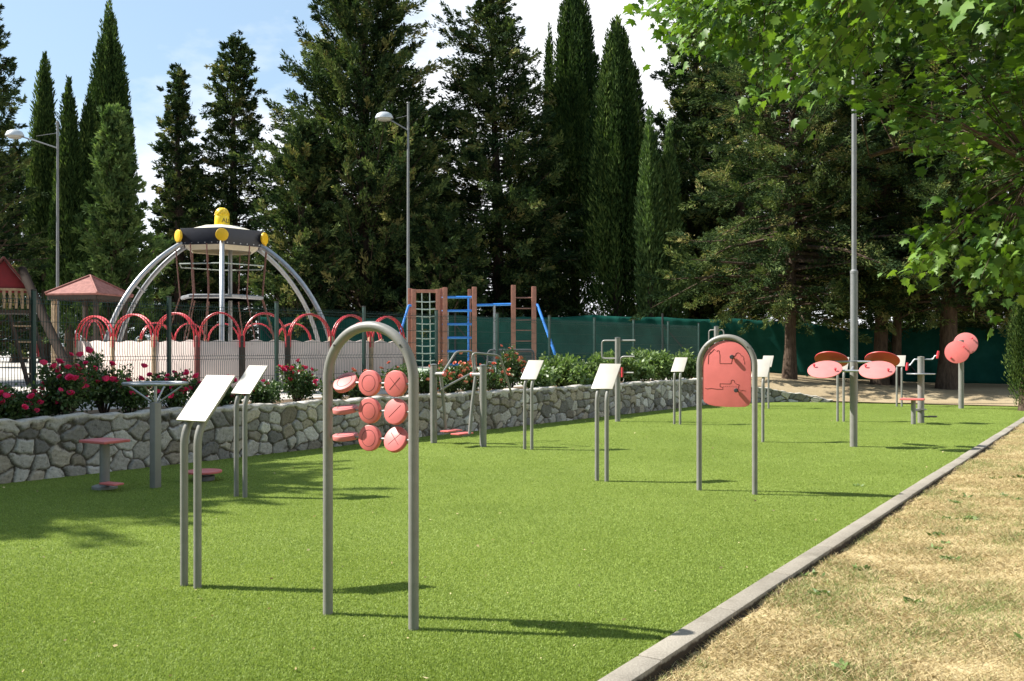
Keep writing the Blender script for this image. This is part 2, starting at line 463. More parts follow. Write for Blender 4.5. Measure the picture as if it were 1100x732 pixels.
# dry lawn: gently uneven sheet right of the kerb
def lawn():
    nu, nv_ = 90, 160
    ys = np.linspace(-3, 45, nv_); us = np.linspace(.10, 40, nu) ** 1.0
    us = .08 + 40 * (np.linspace(0, 1, nu) ** 2)
    yy, uu = np.meshgrid(ys, us, indexing='ij')
    xx = .41 + .668 * (yy - 4.2) + uu
    zz = -.034 + .012*np.sin(xx*2.1+yy*.7) + .006*np.sin(yy*1.7-xx*.9) + .008*np.sin(xx*5.3+yy*4.1) + .0022*yy
    zz = zz + np.clip((yy-20)/12, 0, 1) * .10
    v = np.stack([xx, yy, zz], -1).reshape(-1, 3)
    i = np.arange(nu*nv_).reshape(nv_, nu)
    f = np.stack([i[:-1, :-1], i[:-1, 1:], i[1:, 1:], i[1:, :-1]], -1).reshape(-1, 4)
    o = np_mesh('lawn', v, f, M['lawn'], smooth=True); tag(o, kind='structure')
lawn()
def lawn_z(xx, yy):
    return -.034 + .012*np.sin(xx*2.1+yy*.7) + .006*np.sin(yy*1.7-xx*.9) + .008*np.sin(xx*5.3+yy*4.1) + .0022*yy + np.clip((yy-20)/12, 0, 1) * .10

# the kerb: one line of concrete edging units
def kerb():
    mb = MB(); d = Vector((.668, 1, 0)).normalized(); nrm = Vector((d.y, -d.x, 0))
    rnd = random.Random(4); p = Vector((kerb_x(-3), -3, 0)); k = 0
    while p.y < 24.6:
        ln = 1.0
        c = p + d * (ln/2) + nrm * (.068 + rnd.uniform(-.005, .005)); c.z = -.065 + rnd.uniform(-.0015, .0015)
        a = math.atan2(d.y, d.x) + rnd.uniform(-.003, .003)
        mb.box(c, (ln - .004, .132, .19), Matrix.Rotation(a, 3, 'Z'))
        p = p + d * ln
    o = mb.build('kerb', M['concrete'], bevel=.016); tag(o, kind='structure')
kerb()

# raised ground behind wall and bank beyond the turf
PATH = [(wall_x(y) , y) for y in (-3, 0, 4, 7, 10, 13, 16, 19, 22, 24, 25)] + CURVE + FAR + [(16, 22.4), (30, 15)]
PH = [.62]*11 + [.56, .44, .30, .16, .03] + [.02, .02, .02, .02, .02]
def play_h(x, y):
    """height of the ground behind the wall"""
    left = 1/(1+np.exp((x - .34*y + 1.2) * .55))       # playground side is higher
    base_l = .74 + .006*np.clip(y-15, 0, 60)
    base_r = .02 + .035*np.clip(y-24.5, 0, 8) + .004*np.clip(y-32, 0, 60)
    return base_l*left + base_r*(1-left)
def outward():
    res = []
    P = [Vector((*p, 0)) for p in PATH]
    for i in range(len(P)):
        a = P[max(0, i-1)]; b = P[min(len(P)-1, i+1)]
        t = (b-a).normalized(); res.append(Vector((-t.y, t.x, 0)))
    return P, res
def terrain():
    P, Nn = outward()
    dense = []
    for i in range(len(P)-1):
        for j in range(5):
            t = j/5; dense.append((P[i].lerp(P[i+1], t), Nn[i].lerp(Nn[i+1], t).normalized(), PH[i]*(1-t)+PH[i+1]*t, i + t))
    rows_bed = [.16, .5, 1.0, 1.62]
    rows_far = [1.62, 2.4, 3.5, 5, 7, 9, 12, 16, 22, 30, 45, 70, 120]
    def grid(name, rows, sel, mat, hfun):
        D = [d for d in dense if sel(d[3])]
        v = []; 
        for p, n, h, i in D:
            for r in rows:
                q = p + n*r; v.append((q.x, q.y, hfun(q.x, q.y, h, r)))
        m = len(rows); idx = np.arange(len(D)*m).reshape(len(D), m)
        f = np.stack([idx[:-1, :-1], idx[1:, :-1], idx[1:, 1:], idx[:-1, 1:]], -1).reshape(-1, 4)
        o = np_mesh(name, np.array(v), f, mat, smooth=True); tag(o, kind='structure')
    def sm(a, b, x):
        t = min(1, max(0, (x-a)/(b-a))); return t*t*(3-2*t)
    hb = lambda x, y, h, r: h + (float(play_h(x, y)) - h) * sm(.8, 3.0, r)
    grid('planting_bed', rows_bed, lambda i: i <= 12.01, M['soil'], hb)
    grid('playground_ground', rows_far, lambda i: i <= 12.01, M['playfloor'], hb)
    grid('sandy_bank', rows_bed[:-1] + rows_far, lambda i: i >= 11.99, M['sandy'], hb)
terrain()

# ------------------------------------------------------------------ rubble stone wall with real relief
def stone_wall():
    # length parameter along the wall foot
    pts = [Vector((wall_x(y), y, 0)) for y in (0, 25.0)] + [Vector((*p, 0)) for p in CURVE]
    seg = [0]
    for i in range(1, len(pts)): seg.append(seg[-1] + (pts[i]-pts[i-1]).length)
    tot = seg[-1]
    su = []
    s = 0.
    while s < tot:
        y = s*.8
        st = .05 if y < 7 else .0125 if y < 15 else .02
        su.append(s); s += st
    su.append(tot); su = np.array(su)
    hh = np.interp(su, seg, [.70, .70, .64, .52, .38, .24, .06])
    nz = 54
    tv = np.linspace(0, 1, nz)
    segx = np.interp(su, seg, [p.x for p in pts]); segy = np.interp(su, seg, [p.y for p in pts])
    tx = np.gradient(segx); ty = np.gradient(segy); ll = np.hypot(tx, ty); tx /= ll; ty /= ll
    nx, ny = ty, -tx                                   # towards the turf
    UU, TT = np.meshgrid(su, tv, indexing='ij')
    ZZ = TT * hh[:, None] - .04*(1-TT)
    # jittered-grid voronoi
    rng = np.random.default_rng(5)
    cw, ch = .225, .165
    gx = UU/cw; gz = ZZ/ch + .3
    wx = gx + .07*np.sin(ZZ*15+UU*3.1) + .03*np.sin(UU*37+ZZ*11); wz = gz + .09*np.sin(UU*9+1.3) + .035*np.sin(UU*41-ZZ*29)
    ncx = int(tot/cw)+8; ncz = 12
    jx = rng.uniform(.04, .96, (ncx, ncz)); jz = rng.uniform(.06, .94, (ncx, ncz))
    wgt = rng.uniform(-.22, .26, (ncx, ncz))
    d1 = np.full(UU.shape, 1e9); d2 = np.full(UU.shape, 1e9); ida = np.zeros(UU.shape, int)
    ix = np.floor(wx).astype(int); iz = np.floor(wz).astype(int)
    for a in (-2, -1, 0, 1, 2):
        for b in (-2, -1, 0, 1, 2):
            cx_ = np.clip(ix+a+3, 0, ncx-1); cz_ = np.clip(iz+b+3, 0, ncz-1)
            dx = wx - (ix+a+jx[cx_, cz_]); dz = (wz - (iz+b+jz[cx_, cz_]))
            d = np.sqrt(dx*dx*1.05+dz*dz) - wgt[cx_, cz_]
            cid = cx_*ncz + cz_
            closer = d < d1
            d2 = np.where(closer, d1, np.minimum(d2, d)); ida = np.where(closer, cid, ida); d1 = np.where(closer, d, d1)
    edge = d2 - d1 + .022*np.sin(UU*53+ZZ*31)*np.sin(ZZ*67-UU*19) + .014*np.sin(UU*131)*np.sin(ZZ*117+UU*40)
    pill = np.clip((edge - .045)/.15, 0, 1); pill = np.sqrt(pill) 
    bul = rng.uniform(.5, 1.2, ncx*ncz)[ida]
    fine = .16*np.sin(UU*61+ZZ*47)*np.sin(ZZ*71-UU*33) + .10*np.sin(UU*113+1)*np.sin(ZZ*127)
    disp = .044*pill*bul + .020*fine*pill
    capz = np.clip((TT-.93)/.03, 0, 1)                  # thin mortar capping band
    disp = disp*(1-capz) + capz*(.035 + .006*np.sin(UU*9)+.006*np.sin(UU*23))
    # albedo per stone
    base = np.array([[.37, .35, .315], [.44, .425, .39], [.31, .295, .27], [.52, .50, .47], [.37, .325, .26], [.27, .26, .245], [.40, .36, .295]])
    colr = base[rng.integers(0, len(base), ncx*ncz)] * rng.uniform(.5, 1.22, (ncx*ncz, 1))
    cs = colr[ida]
    mort = np.array([.115, .10, .08])
    k = np.clip((edge-.05)/.04, 0, 1)[..., None]
    c = mort*(1-k) + cs*k
    capc = np.array([.47, .44, .39])
    c = c*(1-capz[..., None]) + capc*capz[..., None]
    X = segx[:, None] + nx[:, None]*(disp - .03); Yc = segy[:, None] + ny[:, None]*(disp - .03)
    zt = ZZ + (.012*np.sin(UU*5.1)+.010*np.sin(UU*13.7)+.007*np.sin(UU*29))*TT
    front = np.stack([X, Yc, zt], -1)
    # top and back strip
    th = .30
    top1 = np.stack([segx - nx*.10, segy - ny*.10, zt[:, -1] + .012], -1)[:, None]
    top2 = np.stack([segx - nx*th, segy - ny*th, zt[:, -1] - .006], -1)[:, None]
    bot = np.stack([segx - nx*th, segy - ny*th, zt[:, 0]*0 - .05], -1)[:, None]
    V = np.concatenate([front, top1, top2, bot], 1)
    capcol = np.broadcast_to(capc, (len(su), 3, 3)) * (1 + .1*np.sin(su*7)[:, None, None])
    C = np.concatenate([c, capcol], 1)
    m = nz + 3; i = np.arange(len(su)*m).reshape(len(su), m)
    f = np.stack([i[:-1, :-1], i[1:, :-1], i[1:, 1:], i[:-1, 1:]], -1).reshape(-1, 4)
    o = np_mesh('stone_wall', V.reshape(-1, 3), f, M['stone'], attr=C.reshape(-1, 3), attr_name='stone', smooth=True)
    tag(o, 'low grey rubble stone retaining wall that curves down into the ground at its far end', 'wall')
stone_wall()

# ------------------------------------------------------------------ blades: turf and dry lawn
def fbm(x, y, seed):
    r = np.random.default_rng(seed); s = np.zeros_like(x); a = 1.; fr = 1.
    for k in range(5):
        for j in range(3):
            th = r.uniform(0, 6.28); ph = r.uniform(0, 6.28)
            s += a*np.sin((x*math.cos(th)+y*math.sin(th))*fr*2.2+ph + 1.3*np.sin((x*math.sin(th)-y*math.cos(th))*fr*1.3))/3
        a *= .62; fr *= 1.9
    return s
def turf_blades(n=900000):
    rng = np.random.default_rng(21)
    Y = 3.7 * (26/3.7) ** (rng.random(n)**1.12)
    xl = np.maximum(W0[0] + .75*(np.minimum(Y, 25.2)-W0[1]) + .06, -.60*Y); xr = .41 + .668*(Y-4.2) - .004
    X = xl + (xr-xl)*rng.random(n)
    ok = (X < .62*Y) & ((Y < 25) | ((X > 8.5) & (Y < 31.4-.56*X))) & (Y < 31.3-.56*X); X, Y = X[ok], Y[ok]; n = len(X)
    pos = np.stack([X, Y, np.zeros(n)], 1)
    lean = rng.normal(size=(n, 2))*.75
    lean += np.stack([np.sin(X*3+Y*1.3), np.cos(Y*2.3-X*1.1)], 1)*.25
    d = np.stack([lean[:, 0], lean[:, 1], np.ones(n)], 1)
    big = .5 + .5*np.sin(X*.9+1.2*np.sin(Y*.8))*np.sin(Y*.7+.5)
    patch = np.exp(-(((X+1.75)/.35)**2 + ((Y-6.05)/.3)**2)) * .35 + np.exp(-(((X+2.25)/.22)**2 + ((Y-6.0)/.2)**2)) * .3
    tint = np.clip(rng.beta(2.4, 2.6, n)*.85 + .10*(big-.5) + .06 + .05*fbm(X*.55, Y*.55, 12) + patch*.35, 0, 1)
    o = leaf_mesh('turf_fibres', pos, d, rng.uniform(.008, .018, n), rng.uniform(.0035, .007, n), tint, M['blade'], rng=rng, tri=True)
    tag(o, 'short green artificial grass fibres of the exercise lawn', 'grass', kind='stuff')
turf_blades()
def straw_blades(n=460000):
    rng = np.random.default_rng(22)
    Y = 3.6 * (20/3.6) ** rng.random(n)
    xl = .41 + .668*(Y-4.2) + .16; xr = .62*Y
    X = xl + (xr-xl)*rng.random(n)
    ok = xr > xl; X, Y = X[ok], Y[ok]
    f = fbm(X, Y, 3); f2 = fbm(X*3.1, Y*3.1, 4)
    uu_ = (X - (.41 + .668*(Y-4.2)) - .16)
    keep = (rng.random(len(X)) < np.clip(.72 + .35*f2, .12, 1)) & (rng.random(len(X)) < np.clip(.25 + uu_/.12, 0, 1))
    X, Y, f, f2 = X[keep], Y[keep], f[keep], f2[keep]; n = len(X)
    z = lawn_z(X, Y)
    pos = np.stack([X, Y, z - .002], 1)
    green = np.clip(.20 + .30*f + .18*f2, .03, .68)
    isg = rng.random(n) < green
    tint = np.where(isg, rng.uniform(.74, 1., n), rng.uniform(0, .68, n)*.8 + .1)
    a = rng.uniform(0, 6.28, n); up = np.where(isg, rng.uniform(.3, 1.6, n), rng.uniform(.02, .8, n))
    d = np.stack([np.cos(a), np.sin(a), up], 1)
    ln = np.where(isg, rng.uniform(.015, .045, n), rng.uniform(.018, .065, n))
    o = leaf_mesh('dry_grass', pos, d, ln, rng.uniform(.003, .0065, n), tint, M['straw'], rng=rng, tri=True)
    tag(o, 'short sunburnt grass with thin green tufts on the lawn beside the kerb', 'grass', kind='stuff')
straw_blades()
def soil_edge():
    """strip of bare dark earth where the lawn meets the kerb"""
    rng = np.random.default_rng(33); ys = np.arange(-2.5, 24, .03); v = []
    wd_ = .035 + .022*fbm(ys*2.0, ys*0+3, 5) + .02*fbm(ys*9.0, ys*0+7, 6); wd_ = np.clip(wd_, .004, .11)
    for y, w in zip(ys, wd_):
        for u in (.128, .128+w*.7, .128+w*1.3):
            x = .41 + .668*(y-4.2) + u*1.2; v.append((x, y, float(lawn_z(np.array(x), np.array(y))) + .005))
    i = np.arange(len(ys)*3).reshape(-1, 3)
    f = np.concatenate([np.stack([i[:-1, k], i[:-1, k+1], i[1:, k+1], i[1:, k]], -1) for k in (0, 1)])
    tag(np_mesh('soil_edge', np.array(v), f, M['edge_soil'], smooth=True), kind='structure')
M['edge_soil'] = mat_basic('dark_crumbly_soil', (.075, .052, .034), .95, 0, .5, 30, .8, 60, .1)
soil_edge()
def litter():
    rng = np.random.default_rng(35); n = 170
    Y = 3.9*(22/3.9)**rng.random(n); xl = np.maximum(W0[0] + .75*(Y-W0[1]) + .2, -.58*Y); X = xl + (.41+.668*(Y-4.2)-xl)*rng.random(n)
    a = rng.uniform(0, 6.28, n); d = np.stack([np.cos(a), np.sin(a), rng.uniform(-.05, .35, n)], 1)
    ln = rng.uniform(.010, .036, n)
    tag(leaf_mesh('fallen_leaves', np.stack([X, Y, np.full(n, .017)], 1), d, ln, ln*.6, rng.uniform(.1, .68, n), M['straw'], rng=rng), 'dry scraps of fallen leaf scattered on the artificial grass', 'leaves', kind='stuff')
litter()
def weeds():
    """small green broad-leaved weeds in the dry lawn"""
    rng = np.random.default_rng(23); P = []; Dd = []; T = []; Ln = []
    spots = [gp(872, 617), gp(920, 522)] + [(rng.uniform(.70, 1.05)*0 + (.41+.668*(y-4.2)) + rng.uniform(.25, .62*y-(.41+.668*(y-4.2)) if .62*y-(.41+.668*(y-4.2)) > .3 else .3), y) for y in rng.uniform(3.9, 12, 26)]
    for x, y in spots:
        k = rng.integers(10, 26)
        for _ in range(k):
            a = rng.uniform(0, 6.28); rr = rng.uniform(0, .07)
            px, py = x+rr*math.cos(a), y+rr*math.sin(a)
            P.append((px, py, float(lawn_z(np.array(px), np.array(py)))+.004)); b = rng.uniform(0, 6.28)
            Dd.append((math.cos(b), math.sin(b), rng.uniform(.1, .9))); T.append(rng.uniform(.15, .75)); Ln.append(rng.uniform(.025, .06))
    Ln = np.array(Ln)
    o = leaf_mesh('weed_leaves', np.array(P), np.array(Dd), Ln, Ln*.42, np.array(T), M['shrub'], rng=rng)
    tag(o, 'small green weeds scattered through the dry lawn', 'weeds', kind='stuff')
weeds()

# ================================================================== EXERCISE UNITS ON THE TURF
def base_plate(mb, x, y, r=.075, h=.006):
    mb.lathe([(r, 0.001), (r, h), (r*.72, h+.003)], Matrix.Translation((x, y, 0)), 20)

# ---- information signs
def make_sign():
    root = empty('information_sign', (0, 0, 0))
    tag(root, None, 'sign', 'blank white information signs on the turf')
    d = Vector((0, .667, .745)); n = Vector((0, -.745, .667))
    for sx in (-.06, .06):
        mb = MB()
        p = fillet([(sx, 0, -.02), (sx, 0, .992), Vector((sx, 0, .992)) + d*.30], .10, 7)
        mb.tube(p, .0245, 14); mb.build('leg', M['grey'], root)
    c = Vector((0, 0, 1.045)) + d*.188 
    rot = Matrix((Vector((1, 0, 0)), d, n)).transposed()
    MB().box(c, (.262, .376, .012), rot).build('plate', M['plate'], root, bevel=.003)
    MB().box(c - n*.0135, (.235, .335, .014), rot).build('backing', M['plate_back'], root, bevel=.002)
    return root
sign0 = make_sign()
signs = [(205, 630.5, 'largest white sign panel on two bent grey legs, left of the red disc arch'),
         (258.5, 534, 'white sign panel on two bent grey legs just behind the largest sign'),
         (646.5, 517, 'white sign panel in the open turf, standing in front of the pull bar post'),
         (567.5, 483, 'white sign panel on two grey legs right beside the striding trainer'),
         (727.5, 456, 'white sign panel by the stone wall, just left of the red panel arch'),
         (815.5, 475, 'white sign panel whose legs stand right behind the right tube of the red panel arch'),
         (823, 439, 'white sign panel at the curved wall end, peeking out behind a nearer sign'),
         (903, 453, 'white sign panel half hidden behind the post with four tilted red discs'),
         (966, 437, 'far white sign panel between the four-disc post and the hand crank seat')]
for i, (px, py, lab) in enumerate(signs):
    o = sign0 if i == 0 else copy_tree(sign0)
    x, y = gp(px, py); o.location = (x, y, 0); o.rotation_euler = (0, 0, U_ANG)
    o['label'] = lab

# ---- arches
def arch_frame(root, halfw=.295, top=1.625, r=.028):
    zc = top - halfw
    pts = [(-halfw, 0, -.02)] + [(-halfw, 0, zc*k/4) for k in range(1, 4)]
    for k in range(33):
        a = math.pi - math.pi*k/32
        pts.append((halfw*math.cos(a), 0, zc + halfw*math.sin(a)))
    pts += [(halfw, 0, zc*k/4) for k in (3, 2, 1)] + [(halfw, 0, -.02)]
    mb = MB().tube(pts, r, 18)
    f = mb.build('frame', M['grey'], root)
    for sx in (-1, 1):                        # small dark screw heads on the bends
        a = R(40 if sx > 0 else 140)
        p = Vector(((halfw)*math.cos(a), -r*1.0, zc + halfw*math.sin(a)))
        MB().tube([p + Vector((0, .004, 0)), p - Vector((0, .004, 0))], .006, 8).build('screw', M['black'], f)
    return f

x, y = gp(397, 668)
ar = empty('noughts_and_crosses_arch', (x, y, 0), U_ANG, 'grey tube arch holding nine round red turning discs marked with circles and crosses', 'play arch')
arch_frame(ar)
tilts = {(0, 0): 47, (0, 1): 80, (0, 2): 83, (1, 0): 3, (1, 1): -2, (1, 2): 4, (2, 0): 2, (2, 1): 13, (2, 2): 24}
for r_ in range(3):
    z = 1.312 - .151*r_
    MB().tube([(-.275, 0, z), (.275, 0, z)], .007, 10).build('rod', M['grey'], ar)
    for c_ in range(3):
        cx = (-.168, .003, .180)[c_]
        t = R(tilts[(c_, r_)])
        n = Vector((0, -math.cos(t), math.sin(t))); upv = Vector((0, math.sin(t), math.cos(t)))
        ctr = Vector((cx, 0, z))
        dsc = MB().disc(ctr, n, .0715, .028, 40).build('disc', M['red'] if abs(tilts[(c_, r_)]) < 25 else M['red_pale_lit'], ar, sharp=50)  # steeply tilted discs take the paler sunlit copy
        mk = MB(); sf = ctr + n*.0135
        if c_ < 2:
            ring = [sf + (Vector((1, 0, 0))*math.cos(a) + upv*math.sin(a))*.045 for a in np.linspace(0, 2*math.pi, 40, endpoint=False)]
            mk.tube(ring, .0019, 6, closed=True)
        else:
            s2 = .034
            mk.tube([sf + Vector((-s2, 0, 0)) - upv*s2, sf + Vector((s2, 0, 0)) + upv*s2], .0021, 6)
            if r_ != 1:
                mk.tube([sf + Vector((s2, 0, 0)) - upv*s2 + n*.0004, sf + Vector((-s2, 0, 0)) + upv*s2 + n*.0004], .0017, 6)
        mk.build('mark', M['darkred'], dsc)

x, y = gp(780.5, 529)
ar2 = empty('tracing_panel_arch', (x, y, 0), U_ANG, 'grey tube arch filled by a rounded coral red panel with engraved house and boat lines', 'play arch')
arch_frame(ar2)
YA = y
def q2(px, py): return ((px - 780.5)/101.0, CZ - (py-HY)*YA/F)
poly = []
for k in range(25):
    a = math.pi*k/24; poly.append((.257*math.cos(a), 1.33 + .257*math.sin(a)))
poly += [(-.257, 1.02), (-.253, .965), (-.235, .935), (-.19, .912), (-.13, .899), (0, .893), (.13, .895), (.20, .901), (.238, .920), (.253, .955), (.257, 1.0)]
pn = MB().prism(poly, .019).build('panel', M['red'], ar2, bevel=.003)
def trace(seq, r=.0030):
    pts = []
    for X_, Y_ in seq:
        a, b = q2(740 + X_/7.32, 350 + Y_/7.32); pts.append((a, -.0100, b))
    return pts
mk = MB()
mk.tube(trace([(152, 302), (156, 228), (176, 210), (200, 184), (222, 203), (224, 196), (240, 196), (240, 210), (245, 228), (245, 297), (335, 297), (343, 262), (352, 246), (368, 230), (372, 218), (388, 211), (404, 220), (412, 236), (424, 238), (432, 252), (431, 268), (439, 282), (437, 302)]), .0027, 6)
mk.tube(trace([(128, 494), (144, 500), (160, 496), (182, 494), (204, 498), (224, 500), (268, 500), (268, 484), (246, 480), (246, 456), (322, 456), (334, 446), (334, 430), (346, 425), (358, 430), (360, 446), (378, 458), (396, 462), (388, 488), (404, 510), (424, 505), (448, 510)]), .0027, 6)
mk.build('engraved_line', M['darkred'], pn)
bl = MB()
for k in range(7):
    bl.tube(trace([(272+k*16, 478), (279+k*16, 478)]), .0018, 6)
bl.build('dotted_line', M['darkred'], pn)
for X_, Y_ in ((347, 246), (380, 506)):
    a, b = q2(740 + X_/7.32, 350 + Y_/7.32)
    kb = MB().lathe([(.008, 0), (.008, .012), (.020, .015), (.022, .022), (.022, .044), (.018, .049)], Matrix.Translation((a, -.009, b)) @ Matrix.Rotation(R(90), 4, 'X'), 20)
    kb.build('knob', M['black'], pn)

# ---- four tilted discs on one post
x, y = gp(917, 480)
od = empty('disc_wheel_post', (x, y, 0), U_ANG, 'thick grey post with four tilted red discs, two sunlit in front, two shaded behind', 'exercise machine')
mb = MB().tube([(0, 0, -.02), (0, 0, .5), (0, 0, 1.30)], .056, 24); mb.build('post', M['grey'], od)
MB().lathe([(.058, 1.30), (.058, 1.312), (.03, 1.322), (.0001, 1.324)], None, 24).build('post_cap', M['grey_dark'], od)
mb = MB().tube([(-.40, -.20, 1.165), (.40, -.20, 1.165)], .019, 12); mb.tube([(-.40, .20, 1.30), (.40, .20, 1.30)], .019, 12)
mb.tube([(0, -.20, 1.165), (0, .20, 1.30)], .022, 12)
mb.build('arm', M['galv'], od)
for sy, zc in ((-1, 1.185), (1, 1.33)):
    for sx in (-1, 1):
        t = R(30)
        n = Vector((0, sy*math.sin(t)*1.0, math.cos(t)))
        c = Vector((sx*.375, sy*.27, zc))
        d = MB().disc(c, n, .255, .016, 48, .003).build('disc', M['red_pale_lit'] if sy < 0 else M['red_shaded'], od, sharp=50)  # front pair in the lit copy, back pair in the shaded copy
        side = Vector((1, 0, 0)); up2 = n.cross(side)
        for s_ in (-1, 1):
            pk = c + side*(.165*s_) - up2*(.055*s_)*sy*-1 + n*.008
            q = n.to_track_quat('Z', 'Y').to_matrix().to_4x4(); q.translation = pk
            MB().lathe([(.010, 0), (.010, .022), (.019, .028), (.021, .045), (.014, .052)], q, 14).build('knob', M['hoop_red'], d)

# ---- two upright discs on one post
x, y = gp(1032.5, 439)
dd = empty('double_disc_post', (x, y, 0), U_ANG, 'far grey post topped by two upright overlapping round pink discs near the hedge', 'exercise machine')
MB().tube([(0, 0, -.02), (0, 0, 1.72)], .064, 24).build('post', M['grey'], dd)
MB().tube([(0, -.185, 1.50), (0, .19, 1.62)], .024, 12).build('axle', M['galv'], dd)
for (cx, cy, cz, ma) in ((-.08, -.20, 1.42, 'red'), (.09, .20, 1.63, 'red_pale_lit')):
    t = R(8); n = Vector((0, -math.cos(t), math.sin(t)))
    d = MB().disc((cx, cy, cz), n, .285, .018, 48, .003).build('disc', M[ma], dd, sharp=50)
    for kx, kz in ((-.14, -.15), (.15, .13)):
        q = n.to_track_quat('Z', 'Y').to_matrix().to_4x4(); q.translation = Vector((cx+kx, cy, cz+kz)) + n*.008
        MB().lathe([(.012, 0), (.012, .03), (.024, .036), (.024, .06), (.016, .066)], q, 14).build('knob', M['hoop_red'], d)

# ---- seat with hand crank
x, y = gp(989.3, 454.5)
hc = empty('hand_crank_seat', (x, y, 0), U_ANG, 'grey post with hand crank and round tray joined to a small red seat', 'exercise machine')
MB().tube([(0, 0, -.02), (0, 0, 1.33)], .064, 24).build('post', M['grey'], hc)
MB().lathe([(.066, 1.33), (.066, 1.342), (.0001, 1.352)], None, 24).build('post_cap', M['grey'], hc)
MB().disc((0, -.02, .995), (0, 0, 1), .27, .02, 40).build('tray', M['galv'], hc, sharp=50)
MB().tube(fillet([(-.26, 0, 1.16), (-.20, 0, 1.17), (-.12, 0, 1.29), (.15, 0, 1.29), (.22, 0, 1.29), (.26, 0, 1.36), (.31, 0, 1.37)], .03, 4), .014, 10).build('crank', M['galv'], hc)
for p0, p1 in (((-.27, 0, 1.06), (-.255, 0, 1.22)), ((.30, 0, 1.31), (.325, 0, 1.46))):
    MB().tube([p0, ((p0[0]+p1[0])/2, 0, (p0[1]+p1[1])/2 + (p0[2]+p1[2])/2), p1], [.020, .026, .020], 12).build('handle', M['hoop_red'], hc)
MB().tube([(-.10, -.40, -.02), (-.10, -.40, .475)], .045, 18).build('seat_post', M['grey'], hc)
MB().box((-.12, -.40, .495), (.44, .34, .034)).build('seat', M['red'], hc, bevel=.014)
MB().bar((0, 0, .27), (-.10, -.40, .27), .07, .03).build('link_bar', M['grey'], hc)
MB().disc((0, 0, .275), (0, 0, 1), .11, .02, 28).build('collar', M['grey'], hc, sharp=50)
MB().bar((.06, 0, .13), (.17, -.03, .13), .03, .03).build('foot_bar', M['grey'], hc)
MB().box((.22, -.04, .14), (.16, .10, .03)).build('foot_rest', M['black'], hc, bevel=.008)

# ---- wheel on a post, stool, turning plate in the shade of the wall
x, y = gp(167, 524)
wp = empty('hand_wheel_post', (x, y, 0), U_ANG, 'thick square grey post bearing a flat steel hand wheel before the red roses', 'exercise machine')
MB().box((0, 0, .45), (.088, .088, .94)).build('post', M['grey'], wp, bevel=.012)
MB().tube([(0, 0, .9), (0, 0, 1.115)], .017, 12).build('axle', M['galv'], wp)
ring = [(.325*math.cos(a), .325*math.sin(a), 1.125) for a in np.linspace(0, 2*math.pi, 56, endpoint=False)]
wh = MB().tube(ring, .017, 12, closed=True).build('wheel', M['galv'], wp)
for k in range(4):
    a = R(30 + 90*k); ca, sa = math.cos(a), math.sin(a)
    MB().tube([(.045*ca, .045*sa, .93), (.318*ca, .318*sa, 1.12)], .010, 10).build('spoke', M['galv'], wh)
    MB().tube([(.0, .0, 1.115), (.318*ca, .318*sa, 1.125)], .007, 8).build('spoke', M['galv'], wh)

x, y = gp(112.5, 525)
st = empty('stool', (x, y, 0), U_ANG, 'low stool with flat red seat on a grey pole, before the stone wall', 'stool')
MB().lathe([(.13, 0), (.13, .03), (.11, .038), (.05, .042)], None, 32).build('base', M['grey'], st)
MB().tube([(0, 0, .03), (0, 0, .49)], .052, 18).build('pole', M['grey'], st)
MB().box((0, 0, .512), (.42, .33, .032)).build('seat', M['red'], st, bevel=.014)
MB().bar((.05, -.02, .05), (.17, -.06, .06), .04, .02).build('foot_bar', M['grey'], st)
MB().box((.20, -.07, .075), (.24, .13, .02)).build('foot_rest', M['red'], st, bevel=.007)

x, y = gp(219, 516)
tp = empty('turning_plate', (x, y, 0), U_ANG, 'low red round turning plate close to the turf behind the largest sign', 'exercise machine')
MB().lathe([(.12, 0), (.12, .05), (.06, .055), (.06, .085)], None, 28).build('base', M['grey_dark'], tp)
MB().disc((0, 0, .098), (0, 0, 1), .20, .024, 40).build('plate', M['red'], tp, sharp=50)

